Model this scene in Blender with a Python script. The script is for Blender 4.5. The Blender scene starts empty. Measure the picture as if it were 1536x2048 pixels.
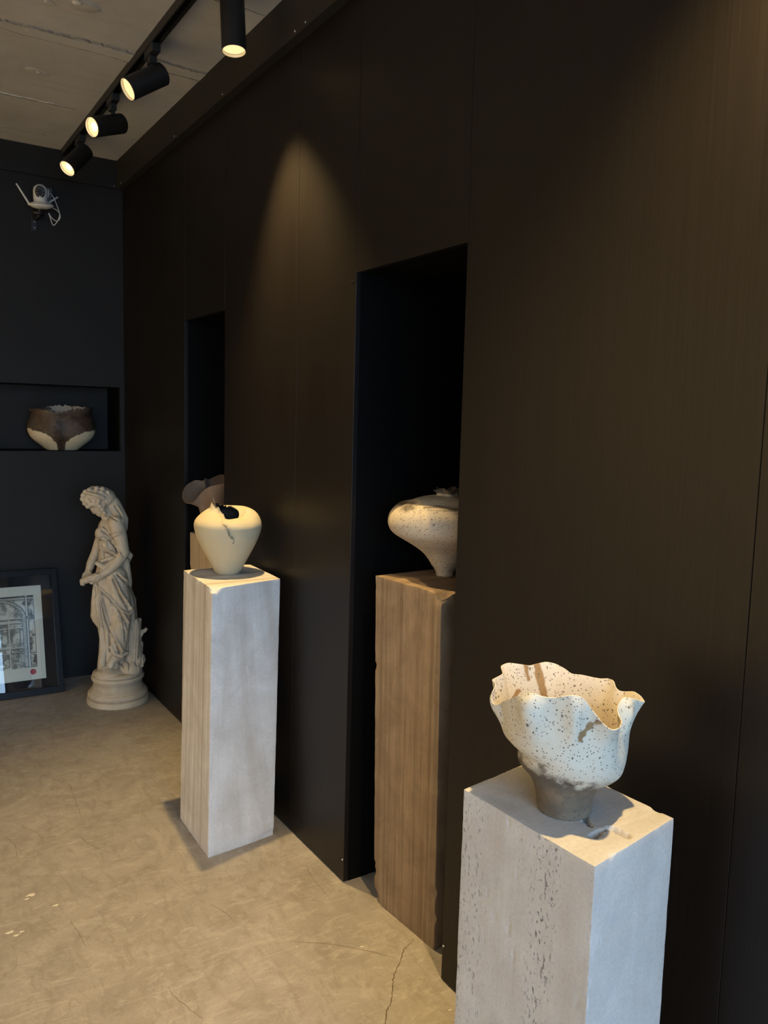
import bpy, bmesh, math, random
import numpy as np
from mathutils import Vector, Matrix

random.seed(7)
rng = np.random.default_rng(7)
scene = bpy.context.scene
col = scene.collection
PI = math.pi
CEIL = 2.988

# ------------------------------------------------------------------ camera
cam_d = bpy.data.cameras.new('camera'); cam = bpy.data.objects.new('camera', cam_d); col.objects.link(cam)
def cam_axes(yaw, pitch, roll):
    f = np.array([math.sin(yaw)*math.cos(pitch), math.cos(yaw)*math.cos(pitch), math.sin(pitch)])
    r = np.array([math.cos(yaw), -math.sin(yaw), 0.]); u = np.cross(r, f)
    c, s = math.cos(roll), math.sin(roll)
    return c*r+s*u, -s*r+c*u, f
r_, u_, f_ = cam_axes(math.radians(32.746), math.radians(-6.316), math.radians(1.503))
CAM = (-1.3106, -4.9092, 1.55)
cam.matrix_world = Matrix(((r_[0], u_[0], -f_[0], CAM[0]), (r_[1], u_[1], -f_[1], CAM[1]), (r_[2], u_[2], -f_[2], CAM[2]), (0, 0, 0, 1)))
cam_d.sensor_fit = 'VERTICAL'; cam_d.sensor_height = 36.0; cam_d.lens = 1622.56/2048*36.0
cam_d.clip_start = 0.02; cam_d.clip_end = 200
scene.camera = cam

# ------------------------------------------------------------------ sky, exposure
world = bpy.data.worlds.new('sky'); scene.world = world; world.use_nodes = True
wb = world.node_tree.nodes['Background']
wb.inputs['Color'].default_value = (0.46, 0.70, 1.0, 1); wb.inputs['Strength'].default_value = 10.5
scene.view_settings.view_transform = 'Standard'; scene.view_settings.look = 'None'
scene.view_settings.gamma = 1.0; scene.view_settings.use_curve_mapping = False
scene.view_settings.exposure = 0.0
scene.cycles.use_denoising = True
scene.cycles.max_bounces = 8; scene.cycles.diffuse_bounces = 5; scene.cycles.glossy_bounces = 3
scene.cycles.use_adaptive_sampling = True; scene.cycles.adaptive_threshold = 0.02
scene.cycles.transparent_max_bounces = 12
scene.cycles.sample_clamp_indirect = 6.0
WARM = (1.0, 0.69, 0.28)
WIN = (-3.0, -0.14, 0.10, 2.75)      # shopfront opening x0 x1 z0 z1
FRONT_Y = -6.7; LEFT_X = -3.4
pd = bpy.data.lights.new('window_portal', 'AREA'); pd.shape = 'RECTANGLE'
pd.size = WIN[1]-WIN[0]; pd.size_y = WIN[3]-WIN[2]; pd.cycles.is_portal = True
po = bpy.data.objects.new('window_portal', pd); col.objects.link(po)
po.location = ((WIN[0]+WIN[1])/2, FRONT_Y-0.02, (WIN[2]+WIN[3])/2); po.rotation_euler = (PI/2, 0, 0)   # faces +Y into the room
LAMP_W = {'D': 220, 'F': 225, 'A': 200, 'B': 200, 'C': 200, 'G': 205}

# ------------------------------------------------------------------ helpers
class MB:
    def __init__(s): s.v = []; s.f = []
    def add(s, v, f):
        o = len(s.v); s.v += [tuple(map(float, p)) for p in v]; s.f += [tuple(i+o for i in q) for q in f]; return s
    def box(s, lo, hi):
        x0, y0, z0 = lo; x1, y1, z1 = hi
        return s.add([(x0,y0,z0),(x1,y0,z0),(x1,y1,z0),(x0,y1,z0),(x0,y0,z1),(x1,y0,z1),(x1,y1,z1),(x0,y1,z1)],
                     [(0,3,2,1),(4,5,6,7),(0,1,5,4),(1,2,6,5),(2,3,7,6),(3,0,4,7)])
    def revolve(s, prof, n=48, M=None, cap0=True, cap1=True):
        v = []; f = []
        for (r, z) in prof:
            for k in range(n):
                a = 2*PI*k/n; v.append((r*math.cos(a), r*math.sin(a), z))
        m = len(prof)
        for j in range(m-1):
            for k in range(n):
                k2 = (k+1) % n; f.append((j*n+k, j*n+k2, (j+1)*n+k2, (j+1)*n+k))
        if cap0: f.append(tuple(range(n-1, -1, -1)))
        if cap1: f.append(tuple((m-1)*n+k for k in range(n)))
        if M is not None: v = [M @ Vector(p) for p in v]
        return s.add(v, f)
    def cyl(s, p0, p1, r0, r1=None, n=24, caps=True):
        r1 = r0 if r1 is None else r1
        p0 = Vector(p0); p1 = Vector(p1); d = p1-p0; L = d.length
        M = Matrix.Translation(p0) @ d.to_track_quat('Z', 'Y').to_matrix().to_4x4()
        return s.revolve([(r0, 0), (r1, L)], n, M, caps, caps)
    def tube(s, pts, r, n=8):
        pts = [Vector(p) for p in pts]; v = []; f = []; m = len(pts)
        up = Vector((0.13, 0.27, 0.95))
        for i, p in enumerate(pts):
            t = (pts[min(i+1, m-1)]-pts[max(i-1, 0)]).normalized()
            a = t.cross(up).normalized(); b = t.cross(a).normalized()
            rr = r[i] if isinstance(r, (list, tuple)) else r
            for k in range(n):
                an = 2*PI*k/n; v.append(p+a*rr*math.cos(an)+b*rr*math.sin(an))
        for i in range(m-1):
            for k in range(n):
                k2 = (k+1) % n; f.append((i*n+k, i*n+k2, (i+1)*n+k2, (i+1)*n+k))
        f.append(tuple(range(n-1, -1, -1))); f.append(tuple((m-1)*n+k for k in range(n)))
        return s.add(v, f)
    def ball(s, c, rad, rot=None, nu=20, nv=12):
        rx, ry, rz = rad if hasattr(rad, '__len__') else (rad, rad, rad)
        M = rot.to_3x3() if rot is not None else Matrix.Identity(3); c = Vector(c)
        v = [c+M@Vector((0, 0, rz))]; f = []
        for j in range(1, nv):
            t = PI*j/nv
            for k in range(nu):
                a = 2*PI*k/nu
                v.append(c+M@Vector((rx*math.sin(t)*math.cos(a), ry*math.sin(t)*math.sin(a), rz*math.cos(t))))
        v.append(c+M@Vector((0, 0, -rz)))
        for k in range(nu): f.append((0, 1+k, 1+(k+1) % nu))
        for j in range(nv-2):
            for k in range(nu):
                k2 = (k+1) % nu; a = 1+j*nu; f.append((a+k, a+nu+k, a+nu+k2, a+k2))
        a = 1+(nv-2)*nu; e = len(v)-1
        for k in range(nu): f.append((a+k, e, a+(k+1) % nu))
        return s.add(v, f)

def smooth(o, angle=None):
    me = o.data
    me.polygons.foreach_set('use_smooth', [True]*len(me.polygons))
    if angle is not None:
        try: me.set_sharp_from_angle(angle=math.radians(angle))
        except Exception: pass
    return o

def obj(name, mb, material, parent=None, loc=None, sm=None, bevel=0.0):
    """one mesh object; vertices are given in world space and stored relative to loc (or to the parent)."""
    L = Vector(loc) if loc is not None else Vector((0, 0, 0))
    base = Vector(parent['_w']) if parent is not None and '_w' in parent else Vector((0, 0, 0))
    org = base+L if parent is not None else L
    me = bpy.data.meshes.new(name)
    v = np.array(mb.v, float)-np.array(org)
    me.from_pydata([tuple(p) for p in v], [], mb.f); me.update()
    if bevel:
        b = bmesh.new(); b.from_mesh(me)
        bmesh.ops.bevel(b, geom=list(b.edges), offset=bevel, segments=2, affect='EDGES', profile=0.6)
        b.to_mesh(me); b.free()
    o = bpy.data.objects.new(name, me); col.objects.link(o)
    o.location = L
    if material is not None: me.materials.append(material)
    if parent is not None: o.parent = parent
    o['_w'] = tuple(org)
    if sm is not None: smooth(o, sm if sm > 0 else None)
    return o

def thing(name, label, cat, loc=(0, 0, 0), group=None):
    o = bpy.data.objects.new(name, None); col.objects.link(o); o.location = loc; o['_w'] = tuple(loc)
    o.empty_display_size = 0.05
    tag(o, label, cat, group); return o
def tag(o, label, cat, group=None):
    o['label'] = label; o['category'] = cat
    if group: o['group'] = group
    return o
def struct(o, label=None):
    o['kind'] = 'structure'
    if label: o['label'] = label
    return o
def box(name, lo, hi, m, parent=None, bevel=0.0):
    c = None
    if parent is None: c = ((lo[0]+hi[0])/2, (lo[1]+hi[1])/2, lo[2])
    return obj(name, MB().box(lo, hi), m, parent, loc=c, bevel=bevel)

# ------------------------------------------------------------------ materials
class NT:
    def __init__(s, name):
        s.m = bpy.data.materials.new(name); s.m.use_nodes = True; s.t = s.m.node_tree
        s.p = s.t.nodes['Principled BSDF']; s.out = s.t.nodes['Material Output']
    def n(s, typ, **kw):
        o = s.t.nodes.new(typ)
        for k, v in kw.items():
            if k in o.inputs.keys(): s.set(o, k, v)
            else: setattr(o, k, v)
        return o
    def set(s, node, k, v):
        i = node.inputs[k]
        if hasattr(v, 'is_output') or isinstance(v, bpy.types.NodeSocket): s.t.links.new(v, i)
        else: i.default_value = v
    def coord(s, scale=(1, 1, 1), rot=(0, 0, 0), kind='Object'):
        tc = s.n('ShaderNodeTexCoord'); mp = s.n('ShaderNodeMapping')
        s.t.links.new(tc.outputs[kind], mp.inputs['Vector'])
        mp.inputs['Scale'].default_value = scale; mp.inputs['Rotation'].default_value = rot
        return mp.outputs[0]
    def noise(s, vec, scale=5., detail=4., rough=0.55, dist=0.0):
        o = s.n('ShaderNodeTexNoise'); s.t.links.new(vec, o.inputs['Vector'])
        o.inputs['Scale'].default_value = scale; o.inputs['Detail'].default_value = detail
        o.inputs['Roughness'].default_value = rough; o.inputs['Distortion'].default_value = dist
        return o.outputs['Fac']
    def voro(s, vec, scale=5., feature='F1', rnd=1.0):
        o = s.n('ShaderNodeTexVoronoi'); o.feature = feature; s.t.links.new(vec, o.inputs['Vector'])
        o.inputs['Scale'].default_value = scale; o.inputs['Randomness'].default_value = rnd
        return o
    def ramp(s, fac, stops, interp='LINEAR'):
        o = s.n('ShaderNodeValToRGB'); s.t.links.new(fac, o.inputs[0]); e = o.color_ramp; e.interpolation = interp
        while len(e.elements) < len(stops): e.elements.new(0.5)
        for el, (p, c) in zip(e.elements, stops):
            el.position = p; el.color = (c, c, c, 1) if not hasattr(c, '__len__') else (*c[:3], 1)
        return o.outputs[0]
    def mix(s, fac, a, b, mode='MIX'):
        o = s.n('ShaderNodeMix'); o.data_type = 'RGBA'; o.blend_type = mode
        for i, v in ((0, fac), (6, a), (7, b)):
            if isinstance(v, bpy.types.NodeSocket): s.t.links.new(v, o.inputs[i])
            else: o.inputs[i].default_value = v if i == 0 else ((*v[:3], 1) if hasattr(v, '__len__') else (v, v, v, 1))
        return o.outputs[2]
    def math(s, op, a, b=0.0):
        o = s.n('ShaderNodeMath'); o.operation = op
        for i, v in ((0, a), (1, b)):
            if isinstance(v, bpy.types.NodeSocket): s.t.links.new(v, o.inputs[i])
            else: o.inputs[i].default_value = v
        return o.outputs[0]
    def bump(s, h, strength=0.2, dist=0.01, prev=None):
        o = s.n('ShaderNodeBump'); s.t.links.new(h, o.inputs['Height'])
        o.inputs['Strength'].default_value = strength; o.inputs['Distance'].default_value = dist
        if prev is not None: s.t.links.new(prev, o.inputs['Normal'])
        return o.outputs[0]
    def attr(s, name='Col'):
        o = s.n('ShaderNodeAttribute'); o.attribute_name = name; return o
    def done(s, color=None, rough=0.5, spec=0.5, normal=None, metal=0.0):
        if color is not None:
            s.set(s.p, 'Base Color', color if isinstance(color, bpy.types.NodeSocket) else (*color[:3], 1))
        s.set(s.p, 'Roughness', rough); s.set(s.p, 'Specular IOR Level', spec); s.set(s.p, 'Metallic', metal)
        if normal is not None: s.t.links.new(normal, s.p.inputs['Normal'])
        return s.m
def plain(name, c, rough=0.5, spec=0.5, metal=0.0, var=0.06, scale=30):
    t = NT(name); n = t.noise(t.coord(), scale, 3)
    k = t.ramp(n, [(0.3, tuple(x*(1-var) for x in c)), (0.7, tuple(min(1, x*(1+var)) for x in c))])
    return t.done(k, rough, spec, None, metal)
def emissive(name, c, s):
    m = bpy.data.materials.new(name); m.use_nodes = True; t = m.node_tree; t.nodes.clear()
    e = t.nodes.new('ShaderNodeEmission'); e.inputs[0].default_value = (*c, 1); e.inputs[1].default_value = s
    o = t.nodes.new('ShaderNodeOutputMaterial'); t.links.new(e.outputs[0], o.inputs[0]); m.cycles.emission_sampling = 'NONE'; return m
def glass(name, tint=(1, 1, 1), ior=1.5):
    m = bpy.data.materials.new(name); m.use_nodes = True; t = m.node_tree; t.nodes.clear()
    fr = t.nodes.new('ShaderNodeFresnel'); fr.inputs[0].default_value = ior
    tr = t.nodes.new('ShaderNodeBsdfTransparent'); tr.inputs[0].default_value = (*tint, 1)
    gl = t.nodes.new('ShaderNodeBsdfGlossy'); gl.inputs['Roughness'].default_value = 0.01
    mx = t.nodes.new('ShaderNodeMixShader'); o = t.nodes.new('ShaderNodeOutputMaterial')
    t.links.new(fr.outputs[0], mx.inputs[0]); t.links.new(tr.outputs[0], mx.inputs[1]); t.links.new(gl.outputs[0], mx.inputs[2])
    t.links.new(mx.outputs[0], o.inputs[0]); return m

def m_floor():
    t = NT('microcement_floor'); c = t.coord()
    big = t.noise(c, 1.3, 5, 0.6, 0.8); mid = t.noise(c, 3.6, 5, 0.62, 1.8)
    st = t.noise(t.coord((4.0, 12, 1), (0, 0, math.radians(-24))), 1.9, 5, 0.66, 2.0)
    st2 = t.noise(t.coord((14, 5, 1), (0, 0, math.radians(-12))), 1.4, 5, 0.66, 1.6)
    blot = t.noise(c, 9, 4, 0.6, 1.4); fine = t.noise(c, 150, 2)
    k = t.ramp(mid, [(0.28, (0.223, 0.198, 0.171)), (0.5, (0.290, 0.261, 0.231)), (0.74, (0.366, 0.335, 0.301))])
    k = t.mix(t.ramp(big, [(0.35, 0.0), (0.68, 0.5)]), k, (0.280, 0.255, 0.228))
    k = t.mix(t.ramp(st, [(0.52, 0.0), (0.66, 0.6)]), k, (0.399, 0.366, 0.321))
    k = t.mix(t.ramp(st2, [(0.50, 0.0), (0.68, 0.6)]), k, (0.204, 0.177, 0.148))
    k = t.mix(t.ramp(blot, [(0.56, 0.0), (0.70, 0.4)]), k, (0.408, 0.380, 0.340))
    k = t.mix(t.ramp(fine, [(0.3, 0.2), (0.6, 0.0)]), k, (0.162, 0.138, 0.109))
    for ang, sd in ((35, 3.0), (-50, 2.3), (75, 2.6)):
        sc = t.noise(t.coord((90, 3, 1), (0, 0, math.radians(ang))), sd, 2, 0.5)
        k = t.mix(t.ramp(sc, [(0.735, 0.0), (0.755, 0.4)]), k, (0.494, 0.451, 0.389))
    sp = t.voro(c, 9).outputs['Distance']
    k = t.mix(t.ramp(sp, [(0.016, 0.85), (0.026, 0.0)]), k, (0.589, 0.551, 0.484))
    nb = t.bump(st, 0.15, 0.01); nb = t.bump(blot, 0.1, 0.006, nb); nb = t.bump(fine, 0.05, 0.004, nb)
    return t.done(k, t.ramp(mid, [(0.3, 0.66), (0.7, 0.5)]), 0.32, nb)
def m_panel():
    t = NT('dark_brown_panel'); g = t.noise(t.coord((40, 90, 0.7)), 3.0, 4, 0.6, 0.2); l = t.noise(t.coord((1, 1, 0.4)), 1.6, 3)
    g2 = t.noise(t.coord((20, 240, 1.4)), 3.0, 2, 0.5)
    k = t.ramp(g, [(0.35, (0.0056, 0.0043, 0.0040)), (0.65, (0.0096, 0.0074, 0.0066))])
    k = t.mix(t.ramp(g2, [(0.60, 0.0), (0.72, 0.5)]), k, (0.0042, 0.0032, 0.0024))
    return t.done(k, t.ramp(l, [(0.3, 0.38), (0.7, 0.46)]), 0.27, t.bump(g, 0.03, 0.002))
def m_ceiling():
    t = NT('raw_concrete_ceiling'); c = t.coord()
    a = t.noise(c, 1.4, 6, 0.6, 0.5); b = t.noise(c, 9, 6, 0.65); s = t.noise(t.coord((2, 9, 1)), 1.6, 5, 0.6)
    k = t.ramp(a, [(0.3, (0.37, 0.365, 0.355)), (0.7, (0.50, 0.50, 0.49))])
    k = t.mix(t.ramp(b, [(0.55, 0.0), (0.8, 0.35)]), k, (0.54, 0.53, 0.5))
    k = t.mix(t.ramp(s, [(0.5, 0.0), (0.75, 0.35)]), k, (0.33, 0.315, 0.285))
    return t.done(k, 0.85, 0.25, t.bump(b, 0.22, 0.01))
def m_stone(name, c0, c1, c2, vein_y=26., cloud=7., pits=0.0, vein=0.7, pit_lo=0.64, rough=0.75, cdark=(0.2, 0.17, 0.14), streak=0.0, vein_x=1.2):
    t = NT(name); c = t.coord()
    v = t.noise(t.coord((vein_x, vein_y, 0.30)), 1.6, 5, 0.6, 0.15)
    cl = t.noise(c, cloud, 6, 0.62, 0.8); fine = t.noise(c, 160, 3, 0.6)
    k = t.mix(t.ramp(cl, [(0.38, 0.0), (0.68, 1.0)]), c0, c1)
    k = t.mix(t.math('MULTIPLY', t.ramp(v, [(0.42, 0.0), (0.66, 1.0)]), vein), k, c2)
    k = t.mix(t.ramp(fine, [(0.3, 0.14), (0.6, 0.0)]), k, cdark)
    if streak:
        s = t.noise(t.coord((9, 150, 4.5)), 1.3, 4, 0.6)
        k = t.mix(t.math('MULTIPLY', t.ramp(s, [(0.5, 0.0), (0.68, 1.0)]), streak), k, cdark)
        s2 = t.noise(t.coord((9, 120, 9)), 1.7, 4, 0.6)
        k = t.mix(t.math('MULTIPLY', t.ramp(s2, [(0.62, 0.0), (0.7, 1.0)]), streak*0.8), k, c1)
    sc = t.noise(t.coord((70, 70, 7), (0.5, 0.3, 0.2)), 1.6, 2)
    k = t.mix(t.ramp(sc, [(0.72, 0.0), (0.75, 0.45)]), k, tuple(min(1, x*1.3) for x in c1))
    nb = t.bump(fine, 0.15, 0.002)
    if pits:
        p = t.noise(t.coord((1, 1, 0.5)), 170, 3, 0.55)
        band = t.noise(t.coord((5, 11, 0.7)), 1.3, 3, 0.5)
        pm = t.math('MULTIPLY', t.ramp(p, [(pit_lo, 0.0), (pit_lo+0.045, 1.0)]), t.ramp(band, [(0.46, 0.0), (0.62, 1.0)]))
        gn = t.n('ShaderNodeNewGeometry'); sx = t.n('ShaderNodeSeparateXYZ'); t.t.links.new(gn.outputs['True Normal'], sx.inputs[0])
        pm = t.math('MULTIPLY', pm, t.ramp(t.math('ABSOLUTE', sx.outputs[0]), [(0.5, 0.10), (0.8, 1.0)]))
        k = t.mix(t.math('MULTIPLY', pm, pits), k, cdark)
        nb = t.bump(t.math('SUBTRACT', 1.0, pm), 0.6, 0.004, nb)
    return t.done(k, rough, 0.3, nb)
def m_ceramic(name, rough=0.7, speck=0.0, spec=0.35, grain=0.12, sscale=130, scol=(0.09, 0.07, 0.05)):
    t = NT(name); c = t.coord(); base = t.attr().outputs['Color']
    n = t.noise(c, 60, 5, 0.65); n2 = t.noise(c, 9, 4)
    k = t.mix(t.ramp(n, [(0.3, grain), (0.6, 0.0)]), base, (0.2, 0.16, 0.12))
    k = t.mix(t.ramp(n2, [(0.4, 0.0), (0.75, 0.18)]), k, (0.42, 0.36, 0.28))
    if speck:
        for s, lo, th in ((sscale, 0.20, 0.45), (sscale*0.5, 0.13, 0.6), (sscale*0.27, 0.085, 0.72)):
            vo = t.voro(c, s); sel = t.n('ShaderNodeSeparateColor'); t.t.links.new(vo.outputs['Color'], sel.inputs[0])
            d = t.ramp(vo.outputs['Distance'], [(lo, 1.0), (lo+0.09, 0.0)])
            k = t.mix(t.math('MULTIPLY', t.math('MULTIPLY', d, t.math('GREATER_THAN', sel.outputs[0], th)), speck), k, scol)
    return t.done(k, rough, spec, t.bump(n, 0.12, 0.003))

M = {}
M['floor'] = m_floor(); M['panel'] = m_panel(); M['ceiling'] = m_ceiling()
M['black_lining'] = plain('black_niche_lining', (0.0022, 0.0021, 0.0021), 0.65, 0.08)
M['charcoal'] = plain('charcoal_wall', (0.0142, 0.0139, 0.0137), 0.62, 0.2, var=0.08, scale=3)
M['fascia'] = plain('dark_fascia', (0.020, 0.0182, 0.0155), 0.55, 0.25)
M['plaster'] = plain('plaster_wall', (0.72, 0.71, 0.69), 0.8, 0.2)
M['pavement'] = plain('pavement', (0.28, 0.28, 0.28), 0.9, 0.2)
M['black_metal'] = plain('black_powder_coat', (0.011, 0.011, 0.0115), 0.48, 0.4)
M['screw'] = plain('screw_zinc', (0.34, 0.34, 0.35), 0.35, 0.5, 0.8)
M['dark_dot'] = plain('dark_filler', (0.006, 0.006, 0.006), 0.6, 0.3)
M['joint'] = plain('ceiling_joint', (0.235, 0.218, 0.19), 0.9, 0.15, var=0.2)
M['joint_light'] = plain('ceiling_laitance', (0.52, 0.5, 0.45), 0.85, 0.2, var=0.15)
M['crack'] = plain('floor_crack', (0.12, 0.096, 0.072), 0.9, 0.1)
M['chip'] = plain('pale_chip', (0.6, 0.56, 0.48), 0.8, 0.2)
M['lens'] = emissive('lamp_lens', (1.0, 0.72, 0.34), 1.35)
M['led'] = emissive('lamp_led', (1.0, 0.86, 0.58), 7.0)
M['bezel'] = plain('lamp_bezel', (0.75, 0.68, 0.55), 0.35, 0.5, 0.3)
M['glass'] = glass('clear_glass')
M['white_plastic'] = plain('white_plastic', (0.62, 0.61, 0.58), 0.4, 0.5, var=0.03)
M['grey_plastic'] = plain('grey_plastic', (0.10, 0.10, 0.10), 0.5, 0.4)
M['lens_black'] = plain('glossy_black', (0.006, 0.006, 0.007), 0.45, 0.2)
M['led_dot'] = plain('infrared_led', (0.55, 0.55, 0.52), 0.3, 0.5)
M['stone_pale'] = m_stone('pale_travertine', (0.60, 0.58, 0.562), (0.755, 0.745, 0.735), (0.40, 0.335, 0.270), 20, 6.0, 0.0, 0.8, vein_x=0.12)
M['stone_brown'] = m_stone('brown_travertine', (0.225, 0.158, 0.100), (0.315, 0.232, 0.150), (0.150, 0.100, 0.060), 34, 8, 0.0, 0.8, cdark=(0.115, 0.075, 0.042), streak=0.5)
M['stone_grey'] = m_stone('grey_travertine', (0.50, 0.475, 0.45), (0.585, 0.57, 0.55), (0.445, 0.41, 0.37), 16, 7, 0.9, 0.6, pit_lo=0.60, cdark=(0.11, 0.095, 0.08))
M['stone_tan'] = m_stone('tan_travertine', (0.42, 0.33, 0.235), (0.5, 0.4, 0.29), (0.33, 0.24, 0.16), 30, 7, 0.0, 0.7)
M['plaster_statue'] = None

# ------------------------------------------------------------------ room shell
H2 = CEIL
struct(box('floor', (LEFT_X, FRONT_Y, -0.06), (0.7, 0.5, 0.0), M['floor']), 'warm grey trowelled cement floor')
FLOOR = bpy.data.objects['floor']
struct(box('ceiling', (LEFT_X, FRONT_Y, H2), (0.7, 0.5, H2+0.12), M['ceiling']), 'raw board-marked concrete ceiling')
CEILING = bpy.data.objects['ceiling']
struct(box('wall_left', (LEFT_X-0.1, FRONT_Y, 0), (LEFT_X, 0.5, H2), M['plaster']))
struct(box('pavement', (-30, -40, -0.14), (30, FRONT_Y-0.12, -0.02), M['pavement']))

# right wall: backing wall with two tall openings, panels in front of it
YD0, YD1, DTOP = -2.678, -3.230, 2.009          # opening beside the brown pedestal
YF0, YF1, FTOP = -1.076, -1.585, 2.005          # far opening
PT = 0.018
wr = MB()
for y0, y1, z0, z1 in ((0.0, YF0+0.004, 0, H2), (YF0+0.004, YF1-0.004, FTOP+0.004, H2), (YF1-0.004, YD0+0.004, 0, H2), (YD0+0.004, YD1-0.004, DTOP+0.004, H2), (YD1-0.004, FRONT_Y, 0, H2)):
    wr.box((PT+0.002, y1, z0), (0.10, y0, z1))
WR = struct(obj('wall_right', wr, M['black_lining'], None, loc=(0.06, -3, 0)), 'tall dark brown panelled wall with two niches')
def panel(y0, y1, z0, z1):
    g = 0.0007
    return box('panel', (0.0, y1+g, z0), (PT, y0-g, z1), M['panel'], WR, bevel=0.0012)
panel(0.0, YF0, 0.004, H2); panel(YF0, YF1, FTOP, H2); panel(YF1, -2.272, 0.004, H2); panel(-2.272, YD0, 0.004, H2)
panel(YD0, YD1, DTOP, H2); panel(YD1, -4.075, 0.004, H2); panel(-4.075, -5.3, 0.004, H2); panel(-5.3, FRONT_Y, 0.004, H2)
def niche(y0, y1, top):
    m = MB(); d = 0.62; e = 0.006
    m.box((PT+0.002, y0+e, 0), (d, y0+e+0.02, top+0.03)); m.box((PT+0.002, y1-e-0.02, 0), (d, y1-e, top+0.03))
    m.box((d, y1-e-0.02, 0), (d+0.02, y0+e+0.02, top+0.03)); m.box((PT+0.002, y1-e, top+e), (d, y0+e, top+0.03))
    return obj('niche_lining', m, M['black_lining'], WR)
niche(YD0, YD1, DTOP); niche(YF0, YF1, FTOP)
def screw(p, axis, r=0.0045, m='screw', parent=None):
    a = Vector(p); return obj('screw', MB().cyl(a, a+Vector(axis)*0.003, r, r*0.8, 10), M[m], parent, sm=40)
for y, z in ((-2.728, 2.08), (-3.191, 2.071), (-2.654, 1.985), (-3.237, 0.103), (-2.669, 0.078)):
    screw((0.0, y, z), (-1, 0, 0), 0.0035, 'screw' if z < 0.2 else 'dark_dot', WR)

# back wall with a shelf niche
NX1, NZ0, NZ1, ND = -0.024, 1.338, 1.712, 0.30
wb_ = MB()
wb_.box((LEFT_X, 0.0, 0), (0.02, 0.03, NZ0)); wb_.box((LEFT_X, 0.0, NZ1), (0.02, 0.03, H2)); wb_.box((NX1, 0.0, NZ0), (0.02, 0.03, NZ1))
wb_.box((LEFT_X, 0.0, NZ0), (-1.75, 0.03, NZ1))
wb_.box((LEFT_X, ND+0.03, 0), (0.12, ND+0.06, H2))
WB = struct(obj('wall_back', wb_, M['charcoal'], None, loc=(-1.7, 0, 0)), 'charcoal painted end wall with a long shelf niche')
nb_ = MB(); nb_.box((-1.75, 0.004, NZ0-0.012), (NX1, ND, NZ0)); nb_.box((-1.75, 0.004, NZ1), (NX1, ND, NZ1+0.012))
nb_.box((NX1, 0.03, NZ0-0.012), (NX1+0.012, ND, NZ1+0.012)); nb_.box((-1.762, 0.03, NZ0-0.012), (-1.75, ND, NZ1+0.012))
obj('niche_frame', nb_, M['black_lining'], WB)
obj('niche_back', MB().box((-1.75, ND, NZ0-0.012), (NX1+0.012, ND+0.012, NZ1+0.012)), M['charcoal'], WB)

# fascia boards under the ceiling
FZ = 2.834
T1 = struct(box('trim_1', (-0.035, FRONT_Y, FZ), (0.0, -0.02, H2), M['fascia']), 'dark fascia board along the panelled wall')
T2 = struct(box('trim_2', (LEFT_X, -0.02, FZ), (0.0, 0.0, H2), M['charcoal']), 'dark fascia board on the end wall')
for y in (-2.371, -2.294, -1.638, -1.037, -0.10, -3.0, -3.6, -4.3): screw((-0.035, y, 2.849), (-1, 0, 0), 0.0042, 'screw', T1)
for x in (-0.052, -0.75, -1.4): screw((x, -0.02, 2.847), (0, -1, 0), 0.0042, 'screw', T2)

# front wall with the glazed shopfront (behind the camera; daylight)
wf = MB(); fy0, fy1 = FRONT_Y-0.12, FRONT_Y
wf.box((LEFT_X, fy0, 0), (WIN[0], fy1, H2)); wf.box((WIN[1], fy0, 0), (0.7, fy1, H2)); wf.box((WIN[0], fy0, WIN[3]), (WIN[1], fy1, H2)); wf.box((WIN[0], fy0, 0), (WIN[1], fy1, WIN[2]))
struct(obj('wall_front', wf, M['plaster'], None, loc=(-1.5, FRONT_Y, 0)))
W1 = bpy.data.objects.new('window_1', None); col.objects.link(W1); W1.location = (-1.57, FRONT_Y-0.06, 0.1); W1['_w'] = tuple(W1.location); struct(W1, 'glazed shopfront')
wfm = MB(); xs = [WIN[0], -2.05, -1.09, WIN[1]]
for x in xs: wfm.box((x-0.025, FRONT_Y-0.09, WIN[2]), (x+0.025, FRONT_Y-0.03, WIN[3]))
for z in (WIN[2], 2.1, WIN[3]): wfm.box((WIN[0], FRONT_Y-0.088, z-0.025), (WIN[1], FRONT_Y-0.032, z+0.025))
obj('window_frame', wfm, M['black_metal'], W1)
for i in range(3):
    for z0, z1 in ((WIN[2]+.025, 2.075), (2.125, WIN[3]-.025)):
        obj('pane', MB().box((xs[i]+0.025, FRONT_Y-0.064, z0), (xs[i+1]-0.025, FRONT_Y-0.056, z1)), M['glass'], W1)

# ceiling joints, tie holes
def jagged_strip(name, y, w, x0, x1, m, dz=0.004, jit=0.012, seed=1, step=0.012):
    r = np.random.default_rng(seed); n = int((x1-x0)/step); v = []; f = []
    walk = np.cumsum(r.normal(0, 0.0016, n)); walk -= np.linspace(0, walk[-1], n)
    for i in range(n):
        x = x0+(x1-x0)*i/(n-1); k = w*(0.35+0.9*r.random()**2)
        a = y+walk[i]+jit*0.2*r.normal(); b = a+k
        v += [(x, a, H2-0.0002), (x, b, H2-0.0002), (x, a+k*0.2, H2-dz), (x, b-k*0.2, H2-dz)]
    for i in range(n-1):
        o = 4*i; p = o+4
        f += [(o, p, p+2, o+2), (o+2, p+2, p+3, o+3), (o+3, p+3, p+1, o+1)]
    return obj(name, MB().add(v, f), M[m], CEILING)
jagged_strip('formwork_joint', -1.462, 0.016, LEFT_X, -0.04, 'joint', 0.006, 0.016, 3)
jagged_strip('formwork_joint', -1.375, 0.008, LEFT_X, -0.04, 'joint', 0.004, 0.007, 4)
jagged_strip('formwork_joint', -0.700, 0.006, LEFT_X, -0.40, 'joint', 0.003, 0.006, 5)
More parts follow.
